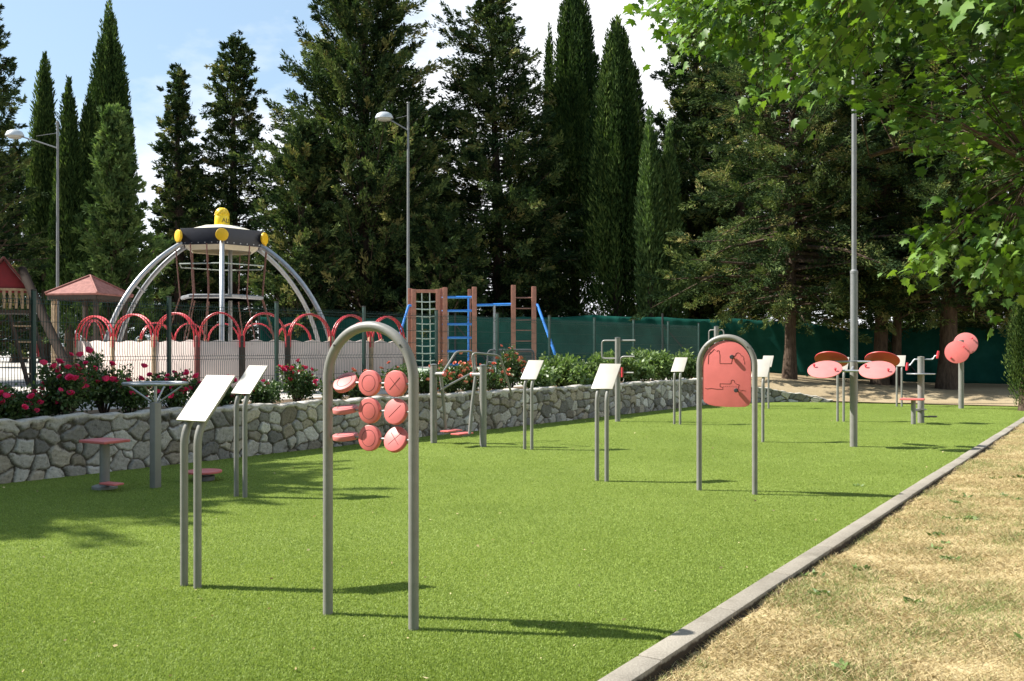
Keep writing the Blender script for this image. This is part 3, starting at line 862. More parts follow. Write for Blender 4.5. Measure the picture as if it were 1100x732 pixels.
# ---- striding trainer
x0_, y0_ = gp(466, 476); x1_, y1_ = gp(519, 480)
mx_, my_ = (x0_+x1_)/2, (y0_+y1_)/2
sw = empty('striding_trainer', (mx_, my_, 0), math.atan2(y1_-y0_, x1_-x0_), 'grey two-post striding trainer with bent handle loops and red swinging foot plates', 'exercise machine')
hw = math.hypot(x1_-x0_, y1_-y0_)/2
for sx in (-1, 1):
    MB().tube([(sx*hw, 0, -.02), (sx*hw, 0, 1.235)], .053, 22).build('post', M['grey'], sw)
    MB().lathe([(.056, 1.235), (.056, 1.25), (.03, 1.262), (.0001, 1.264)], Matrix.Translation((sx*hw, 0, 0)), 22).build('post_cap', M['grey_dark'], sw)
    MB().tube([(sx*hw, 0, 1.10), (sx*(hw-.20), 0, 1.10)], .036, 16).build('bearing', M['grey'], sw)
    MB().lathe([(.040, 0), (.040, .03), (.02, .04)], Matrix.Translation((sx*(hw-.20), 0, 1.10)) @ Matrix.Rotation(R(-90*sx), 4, 'Y'), 16).build('end_cap', M['red'], sw)
    MB().tube(fillet([(sx*(hw+.0), .02, 1.20), (sx*(hw+.09) if sx < 0 else hw-.08, .03, 1.20), (sx*(hw+.09) if sx < 0 else hw-.08, .03, .70)], .07, 6), .016, 10).build('side_loop', M['grey'], sw)
    sl = .16 if sx < 0 else -.20             # the two legs hang at slightly different angles
    ax = sx*(hw-.14)
    MB().tube([(ax, 0, 1.10), (ax, sl*.5, .62), (ax, sl*.8, .20)], .027, 14).build('swing_leg', M['grey'], sw)
    fp = MB().box((ax - sx*.13, sl*.8-.02, .20), (.17, .36, .022)).build('foot_plate', M['red'], sw, bevel=.008)
    MB().box((ax - sx*.10, sl*.8-.02, .178), (.10, .20, .02)).build('plate_bracket', M['grey_dark'], fp, bevel=.003)
MB().tube(fillet([(-hw+.17, .0, 1.10), (-hw+.10, .45, 1.46), (-hw+.17, .80, 1.46), (-hw+.24, .80, 1.14), (-hw+.15, .0, .86)], .09, 6), .017, 10).build('handle_bar', M['grey'], sw)
MB().tube(fillet([(hw-.17, .0, 1.10), (hw-.20, -.02, 1.44), (hw+.10, .30, 1.40), (hw+.10, .62, .78)], .08, 6), .017, 10).build('handle_bar', M['grey'], sw)

# ---- pull bar post
x, y = gp(663.5, 453)
pb = empty('pull_bar_post', (x, y, 0), U_ANG, 'tall grey post with stepped horizontal pull bars behind an open-turf sign', 'exercise machine')
MB().tube([(0, 0, -.02), (0, 0, 1.72)], .056, 22).build('post', M['grey'], pb)
MB().lathe([(.059, 1.72), (.059, 1.735), (.0001, 1.745)], None, 22).build('post_cap', M['grey_dark'], pb)
MB().tube(fillet([(.38, .02, 1.672), (-.36, .02, 1.672), (-.36, .02, 1.30), (0, .0, 1.30)], .07, 6), .018, 10).build('bar', M['grey'], pb)
MB().tube(fillet([(.38, -.02, 1.34), (.08, -.02, 1.34), (.05, -.02, 1.10), (0, .0, 1.05)], .08, 6), .018, 10).build('bar', M['grey'], pb)
MB().tube([(0, 0, 1.01), (.36, -.02, 1.01)], .018, 10).build('bar', M['grey'], pb)
MB().tube([(.115, -.04, .92), (.115, -.04, 1.12)], .022, 10).build('grip', M['hoop_red'], pb)

# ---- small post with handle loop behind the red panel arch
x = at(769.5, 24.6)
hp = empty('handle_loop_post', (x, 24.6, 0), U_ANG, 'grey post with narrow handle loop, its top showing above the red panel arch', 'exercise machine')
MB().tube([(0, 0, -.02), (0, 0, 2.08)], .06, 20).build('post', M['grey'], hp)
MB().lathe([(.063, 2.08), (.063, 2.095), (.0001, 2.105)], None, 20).build('post_cap', M['grey_dark'], hp)
MB().tube(fillet([(-.20, 0, 1.2), (-.20, 0, 2.0), (.20, 0, 2.0), (.20, 0, 1.2)], .08, 6), .018, 10).build('handle_loop', M['grey'], hp)
MB().tube([(-.2, 0, 1.22), (.2, 0, 1.22)], .018, 10).build('cross_bar', M['grey'], hp)

# ---- lamp posts
def lamp_post(X, Y, z0, ztop, label, arm_dx=None, arm_z=None, thick=None):
    root = empty('lamp_post', (X, Y, z0), 0, label, 'street lamp', 'tall grey lamp posts')
    H = ztop - z0
    if thick:
        zs, r1, r2 = thick
        MB().tube([(0, 0, -.1), (0, 0, zs-z0)], r1, 20).build('lower_pole', M['lampgrey'], root)
        MB().lathe([(r1+.006, zs-z0-.05), (r1+.006, zs-z0+.01), (r2, zs-z0+.06)], None, 20).build('collar', M['lampgrey'], root)
        MB().tube([(0, 0, zs-z0), (0, 0, H)], r2, 18).build('pole', M['lampgrey'], root)
        dr = MB().box((0, -r1-.002, 1.05), (r1*1.1, .012, .42)).build('service_door', M['lampgrey'], root, bevel=.003)
    else:
        MB().tube([(0, 0, -.1), (0, 0, H*.5), (0, 0, H)], [.056, .046, .036], 16).build('pole', M['lampgrey'], root)
    MB().lathe([(.06, H), (.05, H+.03), (.0001, H+.04)], None, 14).build('cap', M['lampgrey'], root)
    if arm_dx:
        az = arm_z - z0
        MB().tube(fillet([(0, 0, az-.38), (arm_dx*.55, 0, az-.12), (arm_dx*.85, 0, az)], .3, 6), .022, 8).build('arm', M['lampgrey'], root)
        MB().tube([(0, 0, az+.12), (arm_dx*.5, 0, az+.02)], .008, 6).build('arm_stay', M['lampgrey'], root)
        hd = MB(); q = Matrix.Translation((arm_dx, 0, az+.02)) @ Matrix.Diagonal((1.35, 1.0, 1.0, 1))
        hd.lathe([(.0001, .22), (.10, .20), (.18, .14), (.22, .04), (.225, 0), (.19, -.01)], q, 24)
        h = hd.build('lamp_head', M['lampcover'], root)
        MB().lathe([(.18, -.012), (.15, -.07), (.0001, -.09)], q, 20).build('lens', M['plate'], h)
    return root
lamp_post(at(917.5, 25.6), 25.6, .03, 9.3, 'tall bare grey lamp pole with thicker lower part, rising behind the four-disc post', thick=(hz(292, 25.6), .098, .066))
lamp_post(at(62, 30.7), 30.7, .8, hz(132, 30.7), 'lamp post with a drooping single arm beside the cypresses, far left of the dome', -1.42, hz(147, 30.7))
lamp_post(at(438.5, 31), 31, .85, hz(111, 31), 'lamp post with a short arm and pale round lamp in front of the biggest conifer', -.80, hz(128, 31))

# ================================================================== BEHIND THE WALL
WD = Vector((.6, .8, 0)); WN = Vector((-.8, .6, 0))
def bed(px, d):
    """point d metres behind the wall foot, seen at photo column px"""
    k = (px - CX)/F
    s = (k*(W0[1] + .6*d) - W0[0] + .8*d)/(.6 - .8*k)
    return W0[0] + .6*s - .8*d, W0[1] + .8*s + .6*d

# ---- welded mesh fence
def mesh_fence():
    P0 = Vector((-6.32, 12.3, 0)); ang = math.atan2(.8, .6)
    n0, n1 = -2, 10
    org = P0 + WD*(2.0*n0)
    root = empty('mesh_fence', (org.x, org.y, 0), ang, 'dark green welded wire mesh fence on thin posts along the planting bed', 'fence')
    zb, zt = .72, 2.20
    for i in range(n0, n1+1):
        X = 2.0*(i-n0)
        p = MB().box((X, 0, (zb-.1+zt+.07)/2), (.05, .05, zt+.07-zb+.1)).build('post', M['greensteel'], root, bevel=.005)
        MB().box((X, 0, zt+.078), (.056, .056, .016)).build('post_cap', M['black'], p, bevel=.003)
        if i == n1: break
        mb = MB()
        zs = [zb+.05, zb+.10, zb+.34, zb+.62, zb+.67, zb+.90, zb+1.14, zb+1.38, zb+1.43]
        def fold(z):
            for c in (zb+.075, zb+.645, zb+1.405):
                if abs(z-c) < .06: return -.028*(1-abs(z-c)/.06)
            return 0.
        zl = [zb, zb+.02, zb+.075, zb+.14, zb+.58, zb+.645, zb+.71, zb+1.34, zb+1.405, zb+1.47, zt]
        for k in range(50):
            xx = X + .05 + k*(1.90/49)
            mb.tube([(xx, fold(z), z) for z in zl], .0040, 4, caps=False)
        for z in zs:
            mb.tube([(X+.03, fold(z)-.004, z), (X+1.97, fold(z)-.004, z)], .0036, 4, caps=False)
        mb.build('mesh_panel', M['wire'], root)
mesh_fence()

# ---- round pen of low boards with red hoops
def pen():
    root = empty('play_pen', (-5.6, 20, .74), 0, 'play pen of low pale boards with wavy tops and red hoops along its edge', 'play pen')
    front = [(36, 18.9), (82, 18.9), (122, 17.8), (166, 16.95), (212, 16.5), (260, 16.6), (309, 16.9), (356, 17.5), (398, 18.2), (434, 19.0)]
    F_ = [Vector((at(a, b)+5.6, b-20, 0)) for a, b in front[1:]]
    B_ = [Vector((at(a, b)+5.6, b-20, 0)) for a, b in ((434, 21.0), (410, 22.3), (372, 23.0), (335, 23.5), (296, 23.7), (258, 23.7), (222, 23.6), (186, 23.2), (150, 22.4), (112, 21.4), (90, 20.2))]
    ring = F_ + B_; n = len(ring)
    rnd = random.Random(9); H = .93
    for i in range(n):
        a, b = ring[i], ring[(i+1) % n]
        d = (b-a); ln = d.length; ang = math.atan2(d.y, d.x)
        poly = [(.05, .03)]; poly2 = [(ln-.05, .03)]
        ks = 22; amp = rnd.uniform(.012, .022); top = H - .02 + rnd.uniform(-.01, .01); ph = rnd.uniform(0, 6)
        tops = [(.05 + (ln-.10)*k/ks, top + amp*math.sin(ph + k/ks*6.28*2.0)) for k in range(ks+1)]
        pl = [(.05, .03), (ln-.05, .03)] + tops[::-1]
        mt = Matrix.Translation(a) @ Matrix.Rotation(ang, 4, 'Z')
        col = M['pale'] if i < 8 else M['beige'] if i in (8, 9) else M['pale']
        MB().prism(pl, .035, mt).build('board', col, root, bevel=.004)
        pm = M['woodpost'] if i not in (3, 4, 5) else M['redpost'] if i == 3 else M['darkwood']
        MB().tube([a + Vector((0, 0, -.1)), a + Vector((0, 0, H+.04)), a + Vector((0, 0, H+.07))], [.055, .055, .035], 12).build('post', pm, root)
        # hoop over each board
        if i in (8,): continue
        if i > 8 and i % 2 and i not in (13, 15): continue
        hp_ = a.lerp(b, .5); hw = ln*.5-.03; hh = .47
        nrm = Vector((-d.y, d.x, 0)).normalized()
        for off in (-.035, .035):
            pts = []
            for k in range(29):
                t = math.pi*k/28
                pts.append(hp_ + nrm*off + d.normalized()*(-hw*math.cos(t)) + Vector((0, 0, H - .14 + (.14 if 0 < k < 28 else 0) + hh*math.sin(t))))
            MB().tube(pts, .017, 10).build('hoop', M['hoop_red'], root)
pen()

# ---- dome climber
def dome():
    cx, cy = at(238.5, 20.2), 20.2
    z0 = .76
    root = empty('dome_climber', (cx, cy, z0), 0, 'dome climber of six curved steel legs under a dark ring with yellow discs', 'climbing dome')
    Rr = .93; zr = hz(267, 20.2)-z0; zt = hz(250, 20.2)-z0
    rot0 = math.atan2(-cy, -cx)
    vec = lambda k: Vector((math.cos(rot0 + k*math.pi/3), math.sin(rot0 + k*math.pi/3), 0))
    for k in range(6):
        v = vec(k); pts = []
        for t in np.linspace(0, 1, 20):
            a = .55 + t*(math.pi/2-.55)
            rr = Rr*.95 + 1.76*(math.sin(a)-math.sin(.55))/(1-math.sin(.55)); zz = (zr+.06)*math.cos(a)/math.cos(.55) if t < 1 else -.08
            pts.append(v*rr + Vector((0, 0, zz)))
        MB().tube(pts, .050, 16).build('leg', M['galv'], root)
    mid = 1
    for k in (5,):
        v1, v2 = vec(5), vec(4)
        MB().tube([v1*1.9 + Vector((0, 0, 2.0)), v2*1.9 + Vector((0, 0, 2.0))], .02, 8).build('tie_bar', M['galv'], root)
    hexo = [vec(k)*(Rr+.04) for k in range(6)]; hexi = [vec(k)*(Rr-.03) for k in range(6)]
    mb = MB(); b = 0
    for z in (zr, zt):
        for p in hexo: mb.v.append(p + Vector((0, 0, z)))
        for p in hexi: mb.v.append(p + Vector((0, 0, z)))
    for k in range(6):
        j = (k+1) % 6
        mb.f += [(k, j, 12+j, 12+k), (6+j, 6+k, 18+k, 18+j), (12+k, 12+j, 18+j, 18+k), (j, k, 6+k, 6+j)]
    ring = mb.build('ring', M['navy'], root, bevel=.004)
    bolts = MB()
    for k in range(6):
        a, b = hexo[k], hexo[(k+1) % 6]
        nn = ((a+b)/2).normalized()
        for t in (.12, .28, .44, .60, .76, .90):
            p = a.lerp(b, t) + Vector((0, 0, zr+.035)); bolts.tube([p - nn*.004, p + nn*.012], .014, 8)
    bolts.build('bolts', M['galv'], ring)
    for k in range(6):
        v = vec(k)
        MB().disc(v*(Rr+.075) + Vector((0, 0, (zr+zt)/2 + .01)), v, .130, .05, 32, .008).build('corner_disc', M['yellow'], root, sharp=50)
    # cream top and sloping underside
    mb = MB(); q = [vec(k)*(Rr-.05) for k in range(6)]
    mb.v = [p + Vector((0, 0, zt-.03)) for p in q] + [p*.42 + Vector((0, 0, zt+.13)) for p in q] + [Vector((0, 0, zt+.16))]
    for k in range(6):
        j = (k+1) % 6; mb.f += [(k, j, 6+j, 6+k), (6+k, 6+j, 12)]
    mb.build('cream_top', M['cream'], root, smooth=False)
    mb = MB(); mb.v = [p*1.0 + Vector((0, 0, zr+.03)) for p in q] + [p*.80 + Vector((0, 0, zr-.09)) for p in q] + [p*.80 + Vector((0, 0, zr-.06)) for p in q] + [p + Vector((0, 0, zr+.07)) for p in q]
    for k in range(6):
        j = (k+1) % 6; mb.f += [(k, j, 6+j, 6+k), (18+j, 18+k, 12+k, 12+j), (6+k, 6+j, 12+j, 12+k)]
    mb.build('underside_panel', M['cream'], root, smooth=False)
    # yellow knob cap
    zc = zt + .11
    MB().tube([(0, 0, zt+.10), (0, 0, zc+.06)], .05, 12).build('cap_stem', M['yellow'], root)
    capo = MB().lathe([(.0001, zc+.04), (.150, zc+.04), (.157, zc+.06), (.153, zc+.22), (.146, zc+.235), (.150, zc+.25), (.142, zc+.32), (.11, zc+.385), (.065, zc+.42), (.0001, zc+.432)], None, 32).build('cap', M['cap_yellow'], root)
    ribs = MB()
    for s_ in (-1, 1):
        for k in range(12):
            pts = []
            for t in np.linspace(0, 1, 9):
                zz = zc+.255 + .16*t; rr = .151*math.sqrt(max(0.02, 1-(t*.92)**2.2))
                a = k*math.pi/6 + s_*t*1.1
                pts.append((rr*math.cos(a), rr*math.sin(a), zz))
            ribs.tube(pts, .006, 5)
    ribs.build('cap_ribs', M['yellow'], capo)
    # lettering round the cap
    cu = bpy.data.curves.new('lettering', 'FONT'); cu.body = 'ALI'; cu.size = .135; cu.extrude = .004
    to = bpy.data.objects.new('tmp_text', cu); COL.objects.link(to)
    bpy.context.view_layer.update()
    me = bpy.data.meshes.new_from_object(to.evaluated_get(bpy.context.evaluated_depsgraph_get()))
    bpy.data.objects.remove(to)
    for v in me.vertices:
        a = rot0 - .05 + v.co.x/.156
        rr = .1565 + v.co.z
        v.co = (rr*math.cos(a), rr*math.sin(a), zc + .09 + v.co.y)
    me.materials.clear(); me.materials.append(M['black'])
    link(bpy.data.objects.new('lettering', me), capo)
    # inner mast, rope net, small platform
    MB().tube([(.09, .3, 0), (.09, .3, zr)], .045, 12).build('mast', M['galv'], root)
    MB().lathe([(.86, 1.80), (.90, 1.82), (.90, 1.87), (.86, 1.89), (.78, 1.89), (.78, 1.80), (.86, 1.80)], None, 6).build('platform_ring', M['galv'], root)
    for zz, rr in ((2.52, .98),):
        pts = [vec(k)*rr + Vector((0, 0, zz)) for k in range(6)]
        MB().tube(pts, .013, 6, closed=True).build('rope_ring', M['rope'], root)
    for k in range(6):
        for s_ in ((-.2, .2) if k % 2 else (.1,)):
            v = Vector((math.cos(rot0 + (k+.5)*math.pi/3 + s_), math.sin(rot0 + (k+.5)*math.pi/3 + s_), 0))
            MB().tube([v*.95 + Vector((0, 0, zr)), v*.86 + Vector((0, 0, 1.85)), v*1.3 + Vector((0, 0, .35))], .014, 6).build('rope', M['darkrope'], root)
dome()

# ---- gazebo
def gazebo():
    Y = 29.; cx = at(97, Y); z0 = .86
    root = empty('gazebo', (cx, Y, z0), R(-12), 'small wooden gazebo with red shingled hip roof behind the left end of the play pen', 'gazebo')
    ez = hz(317, Y)-z0; az = hz(300, Y)-z0+.1; w = .90
    mb = MB()
    mb.v = [Vector(p) for p in ((-w, -w, ez), (w, -w, ez), (w, w, ez), (-w, w, ez), (-w*.98, -w*.98, ez-.05), (w*.98, -w*.98, ez-.05), (w*.98, w*.98, ez-.05), (-w*.98, w*.98, ez-.05), (0, 0, az))]
    mb.f = [(0, 1, 8), (1, 2, 8), (2, 3, 8), (3, 0, 8), (0, 4, 5, 1), (1, 5, 6, 2), (2, 6, 7, 3), (3, 7, 4, 0), (7, 6, 5, 4)]
    rf = mb.build('roof', M['roof'], root, smooth=False)
    mb = MB()
    for sx, sy in ((-1, -1), (1, -1), (1, 1), (-1, 1)):
        mb.tube([(sx*w, sy*w, ez+.02), (0, 0, az+.02)], .03, 6)
    mb.build('hip_cap', M['roof'], rf)
    mb = MB(); e = w-.06
    for a, b in (((-e, -e), (e, -e)), ((e, -e), (e, e)), ((e, e), (-e, e)), ((-e, e), (-e, -e))):
        mb.bar((*a, ez-.12), (*b, ez-.12), .05, .13)
    mb.build('fascia', M['darkwood'], root)
    for sx in (-1, 1):
        for sy in (-1, 1):
            MB().box((sx*.72, sy*.72, (ez-.1)/2-.05), (.12, .12, ez)).build('post', M['woodpost'] if (sx, sy) == (-1, -1) else M['darkwood'], root, bevel=.01)
    mb = MB()
    for k in range(9): mb.box((-.64+k*.16, .74, .55), (.14, .03, 1.0))
    mb.build('back_boards', M['darkwood'], root)
    MB().box((0, .6, .45), (1.3, .3, .05)).build('bench', M['woodpost'], root, bevel=.01)
gazebo()

# ---- wooden play tower at the left edge
def tower():
    Y = 19.5; z0 = .76; cx = at(5, Y)
    root = empty('play_tower', (cx, Y, z0), R(27), 'wooden play tower with red gable and long slanting log at the left edge', 'play tower')
    dk = hz(334, Y)-z0; top = hz(279, Y)-z0; ev = top-.72
    for sx in (-1, 1):
        for sy in (-1, 1):
            MB().box((sx*.50, sy*.5, ev/2), (.09, .09, ev)).build('post', M['darkwood'], root, bevel=.008)
    MB().box((0, 0, dk-.03), (1.1, 1.1, .06)).build('deck', M['darkwood'], root, bevel=.006)
    mb = MB()
    for k in range(9): mb.box((-.44+k*.11, -.52, dk+.22), (.06, .03, .38))
    mb.box((0, -.525, dk+.42), (1.02, .05, .05)); 
    mb.build('railing', M['woodpost'], root, bevel=.004)
    mb = MB()
    for k in range(9): mb.box((.52, -.44+k*.11, dk+.22), (.03, .06, .38))
    mb.build('railing', M['woodpost'], root, bevel=.004)
    for sx in (-1, 1):
        p0, p1 = Vector((0, 0, top)), Vector((sx*.60, 0, ev-.1))
        d = (p1-p0); ln = d.length; a = math.atan2(-d.z, d.x*1.0)
        MB().box((p0+p1)/2, (ln, 1.3, .035), Matrix.Rotation(a, 3, 'Y')).build('roof_panel', M['redpost'], root, bevel=.005)
    MB().prism([(-.5, ev), (.5, ev), (0, top-.06)], .03, Matrix.Translation((0, -.5, 0))).build('gable', M['gable_red'], root)
    inv = Matrix.Rotation(R(-27), 3, 'Z')
    def loc(px, py, Yd): return inv @ Vector((at(px, Yd)-cx, Yd-Y, hz(py, Yd)-z0))
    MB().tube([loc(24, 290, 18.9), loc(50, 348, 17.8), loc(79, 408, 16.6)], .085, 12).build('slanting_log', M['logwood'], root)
    MB().bar((.5, -.5, dk-.1), (.85, -.9, 0), .07, .05).build('ladder_rail', M['darkwood'], root)
    MB().bar((.1, -.5, dk-.1), (.45, -.9, 0), .07, .05).build('ladder_rail', M['darkwood'], root)
    for k in range(4):
        t = (k+.7)/4.4
        MB().tube([(.5+.35*t, -.5-.4*t, (dk-.1)*(1-t)), (.1+.35*t, -.5-.4*t, (dk-.1)*(1-t))], .02, 8).build('rung', M['woodpost'], root)
    MB().box((.62, -.30, .75), (.05, .5, .42)).build('play_panel', M['hoop_red'], root, bevel=.01)
tower()

# ---- climbing frame
def climbing_frame():
    Y = 27.5; z0 = float(play_h(np.array(-2.), np.array(27.5)))
    cx = at(507, Y)
    root = empty('climbing_frame', (cx, Y, z0), 0, 'climbing frame of brown posts with rope net, blue ladder rungs and blue slanting bars', 'climbing frame')
    X = lambda px, dy=0: at(px, Y+dy) - cx
    Z = lambda py, dy=0: hz(py, Y+dy) - z0
    def post(px, pyt, dy=0., w=.14):
        MB().box((X(px, dy), dy, (Z(pyt, dy)-.1)/2), (w, w, Z(pyt, dy)+.1)).build('post', M['framewood'], root, bevel=.012)
    post(440.5, 310, .25, .12); post(444.5, 311, 0, .13); post(470.5, 311, 0, .13); post(474.5, 310, .3, .12)
    post(478, 309, 0); post(509.5, 308.5, 0); post(504.2, 311, .9, .10); post(551.5, 306.5, 0); post(573.5, 308, 0)
    MB().box((X(457.5), 0, Z(313)), (X(473)-X(442), .10, .09)).build('top_beam', M['framewood'], root, bevel=.01)
    mb = MB()
    for k in range(10):
        z = Z(324 + 7.9*k); mb.tube([(X(446), 0, z), (X((446+469.5)/2), 0, z-.02), (X(469.5), 0, z)], .017, 6)
    for px in (453, 461.5): mb.tube([(X(px), .01, Z(314)), (X(px+1), .01, .05)], .017, 6)
    mb.build('rope_net', M['rope'], root)
    for py in (319.5, 334, 348.5, 363, 377.5, 392):
        MB().tube([(X(480), 0, Z(py)), (X(508), 0, Z(py))], .035, 10).build('rung', M['blue'], root)
        MB().tube([(X(474.5), .15, Z(py)), (X(478), .1, Z(py))], .022, 8).build('rung', M['blue'], root)
    MB().tube([(X(480.5), .10, 0), (X(480.5), .10, Z(333))], .035, 10).build('pole', M['galv'], root)
    MB().tube([(X(503.2), .12, 0), (X(503.2), .12, Z(318))], .028, 10).build('pole', M['blue'], root)
    MB().tube([(X(511), 0, Z(328)), (X(550.5), 0, Z(327))], .038, 10).build('cross_bar', M['blue'], root)
    MB().tube([(X(531), 0, -.05), (X(531), 0, Z(328))], .035, 10).build('pole', M['galv'], root)
    for py in (320, 331.5, 344, 355, 366.5, 378):
        MB().tube([(X(552), 0, Z(py)), (X(573), 0, Z(py))], .018, 8).build('rung', M['darkrope'], root)
    MB().tube(fillet([(X(443), 0, Z(329)), (X(439.5), -.1, Z(328)), (X(429), -.7, Z(372)), (X(427), -.7, 0)], .12, 5), .035, 10).build('slant_bar', M['blue'], root)
    MB().tube(fillet([(X(574), 0, Z(328)), (X(577), -.05, Z(327)), (X(594), -.9, Z(378)), (X(600), -.9, 0)], .12, 5), .04, 10).build('slant_bar', M['blue'], root)
climbing_frame()
sp = [(at(395, 24.5), 24.5), (at(640, 24.5), 24.5), (at(620, 31), 31), (at(410, 31), 31)]
def safety():
    v = []; nx_, ny_ = 24, 14
    for j in range(ny_):
        for i in range(nx_):
            y = 24.6 + 6.2*j/(ny_-1); x = at(405, y) + (at(600, y)-at(405, y))*i/(nx_-1)
            v.append((x, y, float(play_h(np.array(x), np.array(y))) + .045))
    idx = np.arange(nx_*ny_).reshape(ny_, nx_)
    f = np.stack([idx[:-1, :-1], idx[:-1, 1:], idx[1:, 1:], idx[1:, :-1]], -1).reshape(-1, 4)
    tag(np_mesh('safety_surface', np.array(v), f, M['tile_safe'], smooth=True), kind='structure')
safety()

# ---- metal mesh bench behind the fence
def bench():
    Y = 22.6; z0 = float(play_h(np.array(0.), np.array(22.6)))
    cx = at(549, Y)
    root = empty('mesh_bench', (cx, Y, z0), R(8), 'dark metal bench with a see-through mesh back behind the wire fence, below the climbing frame', 'bench')
    z = lambda py: hz(py, Y)-z0
    w = .56
    MB().tube(fillet([(-w-.04, 0, -.02), (-w, 0, z(376)), (w, 0, z(376)), (w, 0, -.02)], .12, 6), .022, 10).build('frame', M['grey_dark'], root)
    mb = MB()
    for k in range(44): mb.tube([(-w+.03+k*(2*w-.06)/43, 0, z(377)), (-w+.03+k*(2*w-.06)/43, 0, z(393))], .004, 4)
    for k in range(11): mb.tube([(-w, .003, z(393)+k*(z(377)-z(393))/10), (w, .003, z(393)+k*(z(377)-z(393))/10)], .004, 4)
    mb.build('backrest', M['grey_dark'], root)
    MB().box((0, -.22, .42), (2*w, .42, .03)).build('seat', M['grey_dark'], root, bevel=.006)
    for sx in (-1, 1): MB().tube([(sx*(w-.05), -.38, -.02), (sx*(w-.05), -.38, .41)], .02, 8).build('leg', M['grey_dark'], root)
bench()

# ---- tall screen fence with green fabric at the back
def screen_fence():
    root = empty('screen_fence', (0, 0, 0), 0, 'long fence hung with dark green privacy fabric on thin posts below the conifers', 'fence')
    a, b = Vector((-9.5, 35.2, 0)), Vector((26, 30.5, 0)); d = (b-a); ln = d.length; d.normalize(); nn = Vector((d.y, -d.x, 0))
    rng = np.random.default_rng(3)
    su = np.linspace(0, ln, 420); nz = 14
    V = []
    for s in su:
        p = a + d*s; gz = float(play_h(np.array(p.x), np.array(p.y)))
        top = max(gz+1.85, 2.25) + .03*math.sin(s*1.1) - .05*abs(math.sin(s*math.pi/2.5))
        for k in range(nz):
            t = k/(nz-1); z = gz+.02 + (top-gz-.02)*t
            off = .035*math.sin(s*2.9+1.5*math.sin(t*3)) * (1-.5*t) + .02*math.sin(s*7.3+t*4) + .015*math.sin(s*13+t*9)
            q = p + nn*(off+.06); V.append((q.x, q.y, z))
    i = np.arange(len(su)*nz).reshape(len(su), nz)
    f = np.stack([i[:-1, :-1], i[1:, :-1], i[1:, 1:], i[:-1, 1:]], -1).reshape(-1, 4)
    fab = np_mesh('fabric', np.array(V), f, M['screen'], root, smooth=True)
    so_ = fab.modifiers.new('thickness', 'SOLIDIFY'); so_.thickness = .006
    s = 0.; k = 0
    while s < ln:
        p = a + d*s - nn*.03; gz = float(play_h(np.array(p.x), np.array(p.y))); top = max(gz+1.9, 2.38)
        MB().tube([(p.x, p.y, gz-.1), (p.x, p.y, top)], .03, 10).build('post', M['greensteel'], root)
        if k % 3 == 0:
            q = p + d*1.1
            MB().tube([(p.x, p.y-.0, top-.35), (q.x, q.y, gz)], .022, 8).build('brace', M['greensteel'], root)
            q = p + nn*.16
            MB().tube([(q.x, q.y, gz-.1), (q.x, q.y, top+.05)], .035, 10).build('post', M['black'], root)
            q2_ = q + d*1.35
            MB().tube([(q.x, q.y, top-.35), (q2_.x, q2_.y, gz)], .026, 8).build('brace', M['black'], root)
        s += 2.5; k += 1
screen_fence()

# ================================================================== PLANTS IN THE BED
def make_bloom(mat, name, r=.05):
    rng = np.random.default_rng(8 if mat is M['bloom_red'] else 9); mb = MB()
    for ringk, (n, rr, tl) in enumerate(((4, .35, 15), (6, .65, 40), (8, 1.0, 68))):
        for k in range(n):
            a = 2*math.pi*(k + .37*ringk)/n + rng.uniform(-.2, .2); t = R(tl + rng.uniform(-8, 8))
            dv = Vector((math.cos(a)*math.sin(t), math.sin(a)*math.sin(t), math.cos(t)))
            sd_ = Vector((-math.sin(a), math.cos(a), 0)); nr = sd_.cross(dv)
            l = r*(.75 + .35*rr); w = r*.55*(.6+.5*rr)
            b = len(mb.v)
            mb.v += [Vector((0, 0, -.01)), dv*l*.55 - sd_*w - nr*.004, dv*l - sd_*w*.6 - nr*.012, dv*l*1.06 - nr*.018, dv*l + sd_*w*.6 - nr*.012, dv*l*.55 + sd_*w - nr*.004]
            mb.f.append((b, b+1, b+2, b+3, b+4, b+5))
    me = bpy.data.meshes.new(name); me.from_pydata([tuple(v) for v in mb.v], [], mb.f); me.materials.append(mat)
    return me
BLOOM = {'red': make_bloom(M['bloom_red'], 'rose_bloom'), 'peach': make_bloom(M['bloom_peach'], 'rose_bloom')}

